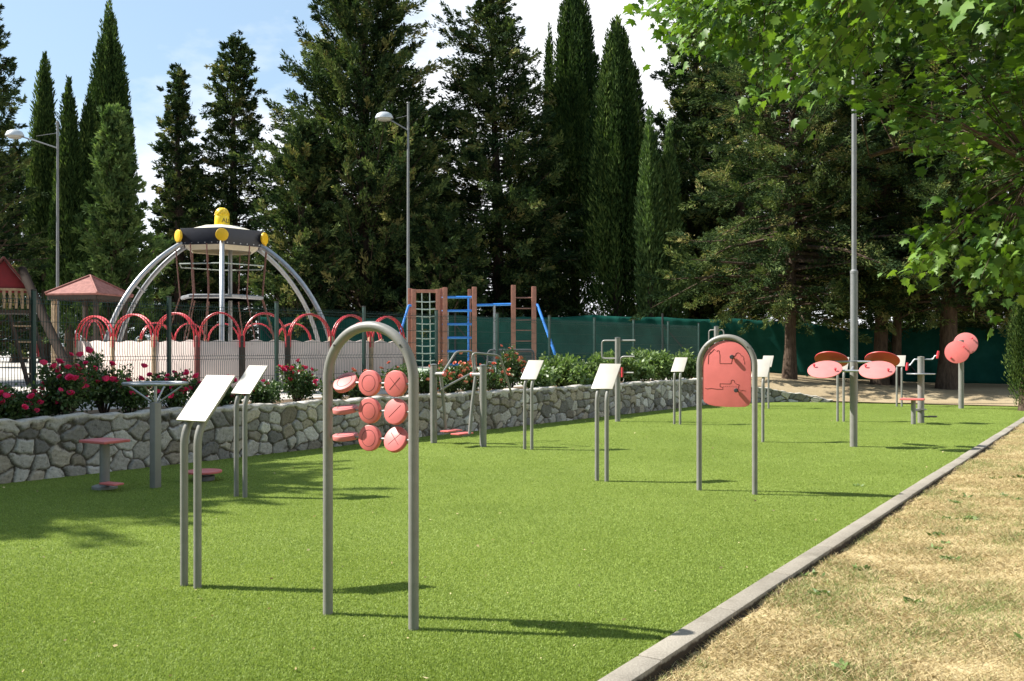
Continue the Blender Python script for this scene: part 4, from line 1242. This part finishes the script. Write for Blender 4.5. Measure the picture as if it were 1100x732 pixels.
def bush(px, d, w, h, label, blooms=0, kind='red', mat='bush', cat='rose bush', name='rose_bush', leaf=.05, nl=1700, seed=1, group=None, loose=.25):
    rng = np.random.default_rng(seed)
    if mat == 'bush': w *= 1.15; nl = int(nl*1.6); loose = .36; leaf = .052
    else: w *= 1.05; nl = int(nl*1.25); h *= .73
    x, y = bed(px, d); z0 = .62 + .05*d
    root = empty(name, (x, y, z0), rng.uniform(0, 6), label, cat, group)
    ns = 15; mb = MB(); tips = []
    for k in range(ns):
        a = rng.uniform(0, 6.28); rr = w*rng.uniform(.25, .95); hh = h*rng.uniform(.4, 1.02)
        p1 = Vector((rr*.45*math.cos(a), rr*.45*math.sin(a), hh*.5)); p2 = Vector((rr*math.cos(a), rr*math.sin(a), hh))
        mb.tube([(0.03*math.cos(a), .03*math.sin(a), -.03), p1, p2], [.011, .008, .004], 6)
        tips.append((p1, p2))
    mb.build('stem', M['darkwood'] if mat == 'bush' else M['bark'], root)
    P = []; D_ = []
    per = nl//(ns*5)
    for p1, p2 in tips:
        for j in range(5):
            c = p1.lerp(p2, rng.uniform(.0, 1.05)); r = w*loose*rng.uniform(.6, 1.3)
            q = rng.normal(size=(per, 3)); q = unit(q)*rng.uniform(.2, 1, (per, 1))**.6*r + np.array(c)
            P.append(q); D_.append(unit(q-np.array(c))*.6 + rng.normal(size=(per, 3))*.6 + np.array([0, 0, .15]))
    P = np.concatenate(P); D_ = np.concatenate(D_); P[:, 2] = np.maximum(P[:, 2], .01)
    ln = leaf*rng.uniform(.7, 1.3, len(P))
    leaf_mesh('foliage', P, D_, ln, ln*.62, np.clip(rng.beta(2.2, 2.5, len(P)), 0, 1), M[mat], root, rng)
    for k in range(int(blooms*1.9)):
        p1, p2 = tips[rng.integers(0, ns)]
        c = p1.lerp(p2, rng.uniform(.65, 1.1)) + Vector(rng.normal(size=3)*w*.2)
        o = bpy.data.objects.new('rose_bloom', BLOOM[kind]); link(o, root)
        o.location = (c.x, c.y, max(.1, c.z + .03)); s_ = rng.uniform(.65, 1.15); o.scale = (s_, s_, s_)
        o.rotation_euler = (rng.uniform(-.7, .9), rng.uniform(-.8, .8), rng.uniform(0, 6))
    return root
G1 = 'red roses in the planting bed'; G2 = 'peach roses in the planting bed'; G3 = 'green shrubs at the far end of the bed'
bush(-30, .95, .42, .38, 'red rose bush at the very left end of the visible bed, cut by the frame', 8, seed=31, group=G1)
bush(12, .60, .30, .36, 'low rose bush with a few deep pink blooms right at the left frame edge', 10, seed=1, group=G1, nl=1200)
bush(48, .95, .30, .24, 'small low rose bush with few blooms before the first fence post', 6, seed=2, group=G1, nl=1000)
bush(72, .55, .34, .60, 'fullest crimson rose bush with a dense bunch of blooms left of the stool', 24, seed=3, group=G1)
bush(112, .80, .30, .76, 'tallest red rose bush, its top blooms standing out against the pale boards', 13, seed=4, group=G1)
bush(140, .55, .26, .40, 'dark red rose bush behind the hand wheel, left of its post', 11, seed=5, group=G1, nl=1200)
bush(186, .75, .28, .46, 'dark red rose bush behind the hand wheel, right of its post', 12, seed=6, group=G1, nl=1200)
bush(222, .85, .26, .46, 'rose bush hidden by the plate of the largest sign', 9, seed=7, group=G1, nl=1200)
bush(243, .50, .20, .36, 'small rose bush between the two foreground sign plates', 6, seed=8, group=G1, nl=900)
bush(282, .60, .30, .34, 'low dark rose bush with one bright bloom, just right of the second sign plate', 5, seed=9, group=G1, nl=1300)
bush(318, .62, .30, .56, 'red rose bush with clustered blooms just left of the disc arch', 15, seed=10, group=G1)
bush(362, .62, .26, .32, 'low leafy rose bush seen through the left half of the disc arch', 3, 'peach', seed=11, group=G2, nl=1200)
bush(386, .55, .28, .42, 'leafy rose bush with a pink bloom behind the top row of red discs', 4, 'peach', seed=12, group=G2, nl=1200)
bush(428, .60, .30, .48, 'rose bush with pale salmon blooms behind the right tube of the disc arch', 8, 'peach', seed=13, group=G2)
bush(456, .55, .28, .40, 'leafy salmon rose bush left of the striding trainer', 7, 'peach', seed=14, group=G2)
bush(484, .50, .36, .52, 'orange rose bush thick with blooms between the two trainer posts, on the left', 22, 'peach', seed=15, group=G2)
bush(502, .62, .34, .50, 'orange rose bush thick with blooms between the two trainer posts, on the right', 18, 'peach', seed=16, group=G2)
bush(533, .65, .34, .50, 'peach rose bush just right of the striding trainer', 13, 'peach', seed=17, group=G2)
bush(548, .85, .36, .78, 'taller peach rose bush touching the sign beside the trainer', 14, 'peach', seed=18, group=G2)
sh = [(580, .6, .45, .50, 'low pale green shrub right of the sign beside the trainer'),
      (602, .9, .50, .82, 'leafy green shrub under the end of the blue slanting bar'),
      (617, .5, .45, .55, 'rounded green shrub left of the open-turf sign, at the wall top'),
      (634, .9, .50, .82, 'green shrub directly behind the plate of the open-turf sign'),
      (655, 1.1, .45, .90, 'green shrub behind the pull bar post'),
      (680, .7, .50, .72, 'bright green shrub just right of the pull bar post'),
      (694, 1.0, .55, 1.02, 'broad green shrub midway between pull bar post and wall sign'),
      (709, .6, .50, .95, 'tallest bright green shrub left of the wall sign'),
      (725, 1.0, .50, .90, 'green shrub behind the plate of the wall sign'),
      (741, .7, .48, .80, 'green shrub at the left tube of the red panel arch'),
      (758, .9, .48, .70, 'green shrub hidden by the red arched panel')]
for i, (px, d, w, h, lab) in enumerate(sh):
    bush(px, d, w, h, lab, 0, mat='shrub', cat='shrub', name='shrub', leaf=.095, nl=1500, seed=60+i, group=G3, loose=.34)

# ================================================================== TREES
def trunk_mesh(mb, H, r0, rng, lean=(0, 0), n=14, wob=.12, z0=-.2):
    pts = []; rs = []
    for t in np.linspace(0, 1, 12):
        pts.append((lean[0]*t + wob*math.sin(t*5+lean[1]*3+1)*t, lean[1]*t + wob*math.cos(t*4)*t, z0 + (H-z0)*t))
        rs.append(r0*(1-t)**.8*(1 + .45*max(0, .06-t)/.06) + .012)
    mb.tube(pts, rs, n)
    return lambda z: Vector((lean[0]*z/H + wob*math.sin(z/H*5+lean[1]*3+1)*z/H, lean[1]*z/H + wob*math.cos(z/H*4)*z/H, z))

def conifer(name, X, Y, z0, H, Rw, label, seed, base=.12, shape='irregular', nl=170, per=46, up=.45, leaf=.21, r0=.28, mat='conifer', group=None, cat='conifer tree', dens=1., limb_th=.055, xsq=1.0, twin=False, wid=.34, droop=.0, lobk=1.):
    rng = np.random.default_rng(seed)
    root = empty(name, (X, Y, z0), 0, label, cat, group)
    tb = MB(); axis = trunk_mesh(tb, H*.97, r0, rng, (rng.uniform(-.3, .3), rng.uniform(-.3, .3)))
    if twin:
        pts = [(.55+.25*t, .1, -.2 + H*.55*t) for t in np.linspace(0, 1, 6)]
        tb.tube(pts, [r0*.8*(1-.8*t) for t in np.linspace(0, 1, 6)], 12)
    def prof(t):
        if shape == 'irregular': return (1-t)**.55*(.6+.4*min(1, (t+.02)/.22))
        if shape == 'broad': return math.sqrt(max(0, 1-t**2.4))*(.5+.5*min(1, t/.25))
        if shape == 'cone': return (1-t)**.95
        return 1
    # big side lobes so that the outline is uneven
    lob = [(rng.uniform(0, 6.28), rng.uniform(base, .95), rng.uniform(.15, .62)*lobk) for _ in range(16)]
    P = []; D = []; T = []; Ln = []
    for k in range(nl):
        t = base + (1-base)*((k+rng.random())/nl)
        az = k*2.39996 + rng.uniform(-.5, .5)
        f = prof((t-base)/(1-base))
        boost = sum(a*math.exp(-((math.cos(az-z)-1)*3.2)**2 - ((t-h)/.045)**2) for z, h, a in lob)
        ln = Rw*f*(rng.uniform(.5, 1.18) + boost) + .10
        up_ = up + rng.uniform(-.3, .35) + .7*(max(0, t-.75))*2 - droop*(1-t)**2
        o = axis(t*H); d0 = Vector((math.cos(az)*xsq, math.sin(az), up_*.55)).normalized()
        mid = o + d0*ln*.55; end = mid + Vector((math.cos(az)*xsq, math.sin(az), up_*1.25)).normalized()*ln*.5
        th = limb_th*(ln/Rw)*(1.1-t) + .008
        tb.tube([o, mid, end], [th, th*.6, .006], 5, caps=False)
        nc = max(3, int(ln/.38))
        for c in range(nc):
            s = .30 + .80*(c+rng.random())/nc
            q = (o.lerp(mid, s/.52) if s < .52 else mid.lerp(end, (s-.52)/.5))
            rad = rng.uniform(.15, .34)*(1.2-.4*s)*max(.7, min(1.25, Rw/2.4))*min(1, .35+(1-t)*3)
            m = int(1.45*per*dens*rng.uniform(.6, 1.3)*min(1, .4+(1-t)*3))
            ctr = np.array(q) + rng.normal(size=3)*np.array([.16, .16, .10])
            out = np.array([math.cos(az) + rng.normal()*.45, math.sin(az) + rng.normal()*.45, up_*.9 + .12 + rng.normal()*.3])
            out /= np.linalg.norm(out)
            along = rng.uniform(-.55, 1.25, (m, 1))                     # a spray of twigs, thick at its foot and pointed at its tip
            thick = np.clip(1.0 - .72*along, .12, 1.0)
            rnd_ = unit(rng.normal(size=(m, 3)))*np.sqrt(rng.uniform(0, 1, (m, 1)))
            off = out*along*rad*1.45 + rnd_*thick*rad*.72
            P.append(ctr + off); D.append(rnd_*.55 + out*.9 + rng.normal(size=(m, 3))*.30)
            tn = np.clip(rng.normal(.45, .27) + rng.normal(size=m)*.12 , 0, 1)
            if rng.random() < .035: tn = np.clip(tn + .42, 0, 1)
            T.append(tn); Ln.append(leaf*.82*rng.uniform(.6, 1.3, m))
    # leader
    m = int(220*dens); zt = rng.uniform(.86, 1.0, m)*H
    P.append(np.stack([rng.normal(size=m)*.12*(1.12-zt/H)*6 + axis(H*.97).x, rng.normal(size=m)*.12*(1.12-zt/H)*6 + axis(H*.97).y, zt], 1))
    D.append(np.stack([rng.normal(size=m)*.4, rng.normal(size=m)*.4, np.ones(m)], 1)); T.append(rng.uniform(.2, .7, m)); Ln.append(np.full(m, leaf))
    P = np.concatenate(P); D = np.concatenate(D); T = np.concatenate(T); Ln = np.concatenate(Ln)
    ok = P[:, 2] > .3; P, D, T, Ln = P[ok], D[ok], T[ok], Ln[ok]
    tb.build('trunk', M['bark'], root)
    leaf_mesh('crown', P, D, Ln, Ln*wid, T, M[mat], root, rng)
    return root

def cypress(X, Y, z0, H, Rw, label, seed, n=26000, base=.04, tips=6, mat='cypress', group=None, leaf=.20, name='cypress', power=.75):
    rng = np.random.default_rng(seed)
    root = empty(name, (X, Y, z0), 0, label, 'cypress tree', group)
    tb = MB(); trunk_mesh(tb, H*.8, .20, rng); tb.build('trunk', M['bark'], root)
    # upright flame-like strands packed round the trunk
    ns = int(60 + 50*Rw)
    P = []; D = []; T = []
    for k in range(ns):
        if k > tips and rng.random() < .10: continue
        a = k*2.39996 + rng.uniform(-.3, .3); rr = math.sqrt((k+.5)/ns)
        hb = base*H + rng.uniform(0, .55)*H*(.3+.7*rr); 
        top_here = H*(1 - rr**1.6*rng.uniform(.04, .50)*(1+.45*math.sin(2*a+seed*1.7))) * rng.uniform(.90, 1.0)
        if k < tips: top_here = H*rng.uniform(.90, 1.0); hb = .45*H
        m = int(1.7*n/ns)
        if top_here < hb + .8: hb = max(base*H, top_here - 2.2)
        t = rng.random(m)**.85
        z = hb + (top_here-hb)*t
        zz = z/H
        env = Rw*np.clip((1-zz**2.8), 0, 1)**power*np.clip(.55+.45*zz/.18, 0, 1)*(1+.16*math.sin(3*a+seed))
        jit = rng.uniform(.82, 1.16); cx = np.cos(a)*rr*env*.92*jit; cy = np.sin(a)*rr*env*.92*jit
        sr = (.28*(1-t)**.6 + .05)*(.55+.35*Rw)*rng.uniform(.65, 1.3)
        ang = rng.uniform(0, 6.28, m); q = np.sqrt(rng.random(m))*sr
        P.append(np.stack([cx+q*np.cos(ang), cy+q*np.sin(ang), z], 1))
        D.append(np.stack([np.cos(ang)*.35 + math.cos(a)*.28*rr + rng.normal(size=m)*.2, np.sin(ang)*.35 + math.sin(a)*.28*rr + rng.normal(size=m)*.2, np.ones(m)], 1))
        T.append(np.clip(rng.normal(.42, .20) + rng.normal(size=m)*.16, 0, 1))
    P = np.concatenate(P); D = np.concatenate(D); T = np.concatenate(T)
    ln = leaf*rng.uniform(.55, 1.25, len(P))
    leaf_mesh('crown', P, D, ln, ln*.30, T, M[mat], root, rng)
    return root

def T_at(px, Y): 
    x = at(px, Y); return x, float(play_h(np.array(x), np.array(Y)))
GC = 'cypresses in the tree row'; GK = 'conifers in the tree row'
def cyp(px, Y, toppy, halfpx, label, seed, **k):
    x, z = T_at(px, Y); H = hz(toppy, Y) - z
    return cypress(x, Y, z, H, halfpx*Y/F, label, seed, group=GC, **k)
def con(px, Y, toppy, halfpx, label, seed, **k):
    x, z = T_at(px, Y); H = hz(toppy, Y) - z
    return conifer('conifer', x, Y, z, H, halfpx*Y/F, label, seed, group=GK, **k)

# left group
con(-16, 33, 8, 48, 'dark conifer cut by the left frame edge above the play tower', 405, nl=260, up=.35, base=.03, per=56, leaf=.17)
cyp(48, 41, 52, 15, 'leftmost narrow cypress, behind the arm of the far left lamp post', 102, n=22000)
cyp(74, 39, 80, 16, 'short narrow cypress right behind the pole of the far left lamp post', 103, n=22000)
cyp(118, 43, -4, 29, 'tall massive cypress, the highest tree left of the dome', 104, n=40000, tips=5, power=.6)
cyp(96, 41, 92, 18, 'lower cypress shoulder pressed against the left flank of the tallest left cypress', 105, n=20000)
con(122, 34, 122, 45, 'feathery lighter green conifer in front of the tallest left cypress, above the gazebo', 106, mat='cedar', shape='cone', up=.95, nl=190, per=44, leaf=.24, base=.05)
con(192, 41, 76, 40, 'slim dark conifer with a thin tip, left of the dome knob', 107, nl=230, up=.15, shape='cone', base=.06)
con(249, 42, 44, 48, 'dark layered conifer rising straight behind the dome knob', 108, nl=320, up=.22, base=.05)
con(392, 38, -75, 105, 'biggest broad conifer, rising out of the picture behind the short-armed lamp post', 109, nl=520, up=.55, base=.05, per=52, r0=.4)
con(322, 36, 140, 56, 'lower bushy conifer filling the gap right of the dome', 110, nl=230, up=.7, base=.04)
con(470, 36, 225, 54, 'low conifer behind the brown climbing frame net', 125, nl=170, up=.4, base=.06)
con(536, 39, -2, 84, 'tall open conifer with drooping sunlit limbs above the climbing frame', 111, nl=430, up=.25, base=.05, per=48, droop=.35)
cyp(590, 44, 15, 9, 'thin spire-like cypress between the open conifer and the tall cypress', 112, n=12000, tips=3)
cyp(617, 40, -45, 33, 'tall dense cypress, its tip cut by the top of the picture', 113, n=44000, tips=5, power=.55)
cyp(663, 37, 10, 34, 'cypress with a ragged pointed tip in the middle of the tree row', 114, n=42000, tips=4, power=.6)
cyp(698, 35, 112, 14, 'small bright green cypress with finger-like tips, left of the pair', 115, n=14000, tips=5, mat='cedar')
cyp(719, 35.4, 128, 13, 'small bright green cypress with finger-like tips, right of the pair', 116, n=14000, tips=5, mat='cedar')
con(744, 40, -70, 58, 'dark tall conifer behind the leaf tips of the plane branch', 117, nl=340, up=.9, base=.04, per=48, r0=.35)
con(792, 38, -60, 72, 'dark conifer with a shaded bare lower trunk right above the red panel arch', 118, nl=300, up=.15, base=.16, r0=.36, droop=.3)
con(848, 30.2, -80, 100, 'conifer on a slim bare trunk left of the tall bare lamp pole', 119, nl=340, leaf=.14, per=80, wid=.30, up=.1, base=.15, r0=.18, limb_th=.06, droop=.5)
con(945, 30.5, -80, 96, 'twin-trunked conifer right behind the four-disc post', 120, nl=350, leaf=.14, per=80, wid=.30, up=.1, base=.17, r0=.22, twin=True, limb_th=.06, droop=.6)
con(1018, 29.5, -80, 100, 'thick-trunked dark conifer left of the double disc post', 121, nl=360, leaf=.14, per=80, wid=.30, up=.1, base=.17, r0=.27, limb_th=.06, droop=.6)
con(1112, 31, -80, 95, 'dark conifer at the right frame edge behind the sunlit clipped cypress', 122, nl=300, leaf=.14, per=80, wid=.30, up=.1, base=.14, r0=.26, droop=.5)
far = [(438, 48, 110, 70, 'far conifer filling the gap behind the short-armed lamp post'), (575, 49, 190, 60, 'far conifer showing low between the climbing frame and the tall cypress'),
       (690, 48, 140, 60, 'far conifer behind the two small bright cypresses'), (770, 47, 60, 70, 'far conifer behind the trees above the red panel arch'),
       (865, 46, 10, 95, 'far conifer filling the gap left of the tall bare lamp pole'), (985, 46, 0, 100, 'far conifer behind the trunks above the hand crank seat'), (1085, 47, 20, 95, 'far conifer at the right edge behind the double disc post'),
       (205, 47, 190, 60, 'far low conifer behind the left side of the dome'), (20, 42, 170, 60, 'far low conifer behind the play tower')]
for i_, (px_, Y_, top_, hw_, lab_) in enumerate(far):
    con(px_, Y_, top_, hw_, lab_, 140+i_, nl=230, up=.3, base=.03, per=46, leaf=.22)
x, z = T_at(1103, 22.6)
cypress(x, 22.6, -.02, hz(305, 22.6), .36, 'sunlit column-shaped clipped cypress at the right frame edge', 124, n=16000, leaf=.085, group=None, power=.35)

# bright shrubs beyond the screen fence
def far_shrub(px, Y, toppy, w, label, seed):
    rng = np.random.default_rng(seed); x, z = T_at(px, Y); h = hz(toppy, Y)-z
    root = empty('shrub', (x, Y, z), 0, label, 'shrub', 'light shrubs beyond the screen fence')
    mb = MB(); P = []; D = []
    for k in range(10):
        a = rng.uniform(0, 6.28); e = Vector((w*.6*math.cos(a), w*.6*math.sin(a), h*rng.uniform(.7, 1)))
        mb.tube([(0, 0, -.05), e*.5, e], [.04, .03, .01], 6)
        for j in range(4):
            c = np.array(e)*rng.uniform(.5, 1.0); o = unit(rng.normal(size=(90, 3)))*rng.uniform(.1, .55, (90, 1))
            P.append(c+o); D.append(o + rng.normal(size=(90, 3))*.2)
    mb.build('stem', M['bark'], root)
    P = np.concatenate(P); P[:, 2] = np.maximum(P[:, 2], .05); ln = rng.uniform(.10, .2, len(P))
    leaf_mesh('foliage', P, np.concatenate(D), ln, ln*.6, rng.beta(2, 2, len(P)), M['shrub'], root, rng)
far_shrub(764, 40, 332, .8, 'light green shrub peeping over the screen fence left of the red panel arch', 201)
far_shrub(878, 40, 345, 1.6, 'light green shrub peeping over the screen fence left of the bare lamp pole', 202)
far_shrub(985, 40, 348, 1.4, 'light green shrub peeping over the screen fence between two thick trunks', 203)

# trees standing left of the picture: their shade lies on the near turf, the bed and the play pen
def side_tree(X, Y, z0, H, Rw, label, seed, **k):
    k.setdefault('leaf', .15); k.setdefault('lobk', .25); k['per'] = int(k.get('per', 46)*1.5)
    return conifer('conifer', X, Y, z0, H, Rw, label, seed, group=GK, **k)
side_tree(-10.7, 11.7, .6, 7.0, 2.5, 'bushy conifer standing just outside the left frame edge behind the bed', 301, nl=300, per=50, base=.10, up=.3, shape='broad')
side_tree(-12.6, 14.5, .7, 8.2, 2.5, 'conifer standing outside the left frame edge beside the play tower', 302, nl=260, per=50, base=.08, up=.3)
side_tree(-13.2, 10.3, .6, 8.4, 2.8, 'conifer standing furthest outside the left frame edge, nearest the viewer', 303, nl=300, per=50, base=.10, up=.3, shape='broad')
side_tree(-16.0, 20.3, .75, 8.0, 2.4, 'conifer outside the left frame edge, behind the play tower', 304, nl=260, per=50, base=.06, up=.3)

# unseen conifers added round the viewer to block low sky light and deepen shade
big = side_tree(-21.5, 6.5, .5, 15.5, 4.2, 'added unseen conifer blocking sky on the left, well behind the rose bed', 310, nl=330, per=50, base=.05, up=.3)
for X_, Y_, rz_, lab_ in ((-20.5, 14.5, 1.3, 'added unseen conifer blocking sky on the left, level with the play tower'), (-9.0, -6.5, 2.2, 'added unseen conifer blocking sky behind the viewer, on the left'),
                          (-1.5, -8.5, 3.4, 'added unseen conifer blocking sky straight behind the viewer'), (6.5, -7.5, 4.6, 'added unseen conifer blocking sky behind the viewer, on the right')):
    o = copy_tree(big); o.location = (X_, Y_, 0 if Y_ < 0 else .5); o.rotation_euler = (0, 0, rz_); o['label'] = lab_

# ---- plane tree overhanging from the right
def leaf_template():
    """outline of a five-lobed leaf in the unit square, stalk at the origin, as a fan of triangles"""
    o = [(0, 0), (-.16, -.06), (-.40, .02), (-.30, .20), (-.58, .38), (-.36, .50), (-.34, .66), (-.16, .62), (0, 1.0), (.16, .62), (.34, .66), (.36, .50), (.58, .38), (.30, .20), (.40, .02), (.16, -.06)]
    return np.array([(0, .32)] + o)
def inside(poly, x, y):
    c = False; j = len(poly)-1
    for i in range(len(poly)):
        xi, yi = poly[i]; xj, yj = poly[j]
        if (yi > y) != (yj > y) and x < (xj-xi)*(y-yi)/(yj-yi)+xi: c = not c
        j = i
    return c
def plane_tree():
    rng = np.random.default_rng(77)
    bx, by = 7.0, 8.2
    root = empty('plane_tree', (bx, by, -.05), 0, 'big leafy plane tree whose sunlit branches hang in from the top right', 'plane tree')
    tb = MB()
    tb.tube([(0, 0, -.2), (.02, 0, .25), (.05, .03, 1.2), (0, .05, 2.6), (-.1, 0, 3.6)], [.36, .27, .24, .22, .20], 18)
    # limbs: forks high, then reaches over towards the exercise lawn
    O = Vector((bx, by, -.05))
    limbs = [[(-.1, 0, 3.5), (-1.2, .2, 4.6), (-3.0, .4, 5.2), (-4.6, .8, 5.3)], [(-.1, 0, 3.5), (-1.0, -1.0, 4.6), (-2.6, -1.9, 4.9), (-3.8, -2.0, 4.7)],
             [(-.1, 0, 3.6), (-.6, 1.3, 5.0), (-2.2, 2.4, 5.7), (-3.6, 2.6, 5.4)], [(0, 0, 3.6), (.4, -.4, 5.2), (.2, -.8, 7.2)], [(0, 0, 3.6), (1.3, .3, 5.0), (2.6, .5, 6.2)],
             [(0, 0, 3.6), (-.8, .3, 5.6), (-1.8, .5, 7.2)], [(0, .05, 2.6), (-.9, -.4, 3.0), (-2.2, -.9, 3.05), (-3.0, -1.1, 2.9)], [(.0, .05, 2.9), (-.8, .6, 3.4), (-2.0, 1.3, 3.7), (-3.2, 1.6, 3.6)]]
    nodes = []
    for lb in limbs:
        lb = [Vector(p) for p in lb]
        sm = []
        for i in range(len(lb)-1):
            for t in np.linspace(0, 1, 6, endpoint=False): sm.append(lb[i].lerp(lb[i+1], float(t)))
        sm.append(lb[-1]); n = len(sm)
        sm = [p + Vector(rng.normal(size=3))*.03 for p in sm]
        tb.tube(sm, [.12*(1-i/n)**.9+.012 for i in range(n)], 8)
        nodes += sm[3:]
    # leaf sprays fill the crown volume
    polyA = [(684, -70), (690, 22), (712, 44), (742, 60), (765, 92), (800, 118), (838, 128), (855, 110), (900, 98), (940, 108), (968, 130), (985, 172), (1008, 188), (1045, 180), (1090, 196), (1105, 225), (1230, 240), (1230, -70)]
    polyB = [(1036, 292), (1062, 268), (1100, 252), (1150, 260), (1150, 330), (1100, 326), (1064, 318)]
    sprays = []
    def add(poly, n, y0, y1, box):
        k = 0
        while k < n:
            px, py = rng.uniform(box[0], box[2]), rng.uniform(box[1], box[3])
            if not inside(poly, px, py): continue
            Y = rng.uniform(y0, y1)
            sprays.append(Vector((at(px, Y), Y, hz(py, Y)))); k += 1
    add(polyA, 330, 6.6, 10.4, (684, -70, 1230, 330))
    add(polyB, 34, 7.0, 8.0, (1036, 250, 1150, 330))
    add([(985, 230), (1040, 215), (1062, 240), (1030, 262), (985, 300), (972, 290)], 7, 7.6, 8.4, (972, 215, 1062, 300))
    # crown above the picture
    for _ in range(640):
        p = unit(rng.normal(size=(1, 3)))[0]*rng.uniform(.45, 1)**.5
        q = Vector((bx - 1.2 + 4.4*p[0], by + 3.2*p[1], 6.3 + 2.2*p[2]))
        if q.z > 4.6 + .0*q.y: sprays.append(q)
    for _ in range(26):
        Y = rng.uniform(3.6, 5.2); sprays.append(Vector((at(rng.uniform(1010, 1250), Y), Y, hz(rng.uniform(-90, 22), Y))))
    tmpl = leaf_template(); nt_ = len(tmpl)
    fan = np.array([(0, i, i+1 if i+1 < nt_ else 1) for i in range(1, nt_)])
    C = []; DR = []; UP = []; SC = []; TN = []
    for sp_ in sprays:
        loc = sp_ - O
        if loc.x < -5.9: pass
        near = min(nodes, key=lambda nd: (nd-loc).length)
        mid = near.lerp(loc, .55) + Vector((0, 0, .12*(near-loc).length*.5))
        L_ = (near-loc).length
        tb.tube([near, mid, loc], [.004+.004*min(L_, 2), .004, .002], 5, caps=False)
        m = rng.integers(22, 40); base_t = rng.normal(.52, .2)
        tw = (loc-mid).normalized()
        for j in range(m):
            s = rng.uniform(-.1, 1.1)
            c = mid.lerp(loc, .35+.65*s) + Vector(rng.normal(size=3))*.105
            C.append(c)
            outv = Vector((rng.normal()*.7, rng.normal()*.7, rng.normal()*.25 - .35)) + tw*.7
            DR.append(outv.normalized())
            UP.append(Vector((rng.normal()*.45 - .25, rng.normal()*.45, 1)).normalized())
            SC.append(.045 + .08*rng.random()**1.2); TN.append(np.clip(base_t + rng.normal()*.17, 0, 1))
    C = np.array(C); DR = unit(np.array(DR)); UP = np.array(UP); SC = np.array(SC)[:, None, None]; TN = np.array(TN)
    SD = unit(np.cross(DR, UP)); NR = np.cross(SD, DR)
    tx = tmpl[:, 0][None, :, None]; ty = tmpl[:, 1][None, :, None]
    curl = rng.uniform(-.3, .95, (len(C), 1, 1))
    V = C[:, None, :] + SC*(SD[:, None, :]*tx + DR[:, None, :]*ty + NR[:, None, :]*(-(tx**2)*curl - .18*ty**2 + .06))
    Fc = (fan[None] + (np.arange(len(C))*nt_)[:, None, None]).reshape(-1, 3)
    tb.build('trunk', M['bark'], root)
    np_mesh('crown', V.reshape(-1, 3), Fc, M['plane'], root, np.repeat(TN, nt_))
plane_tree()
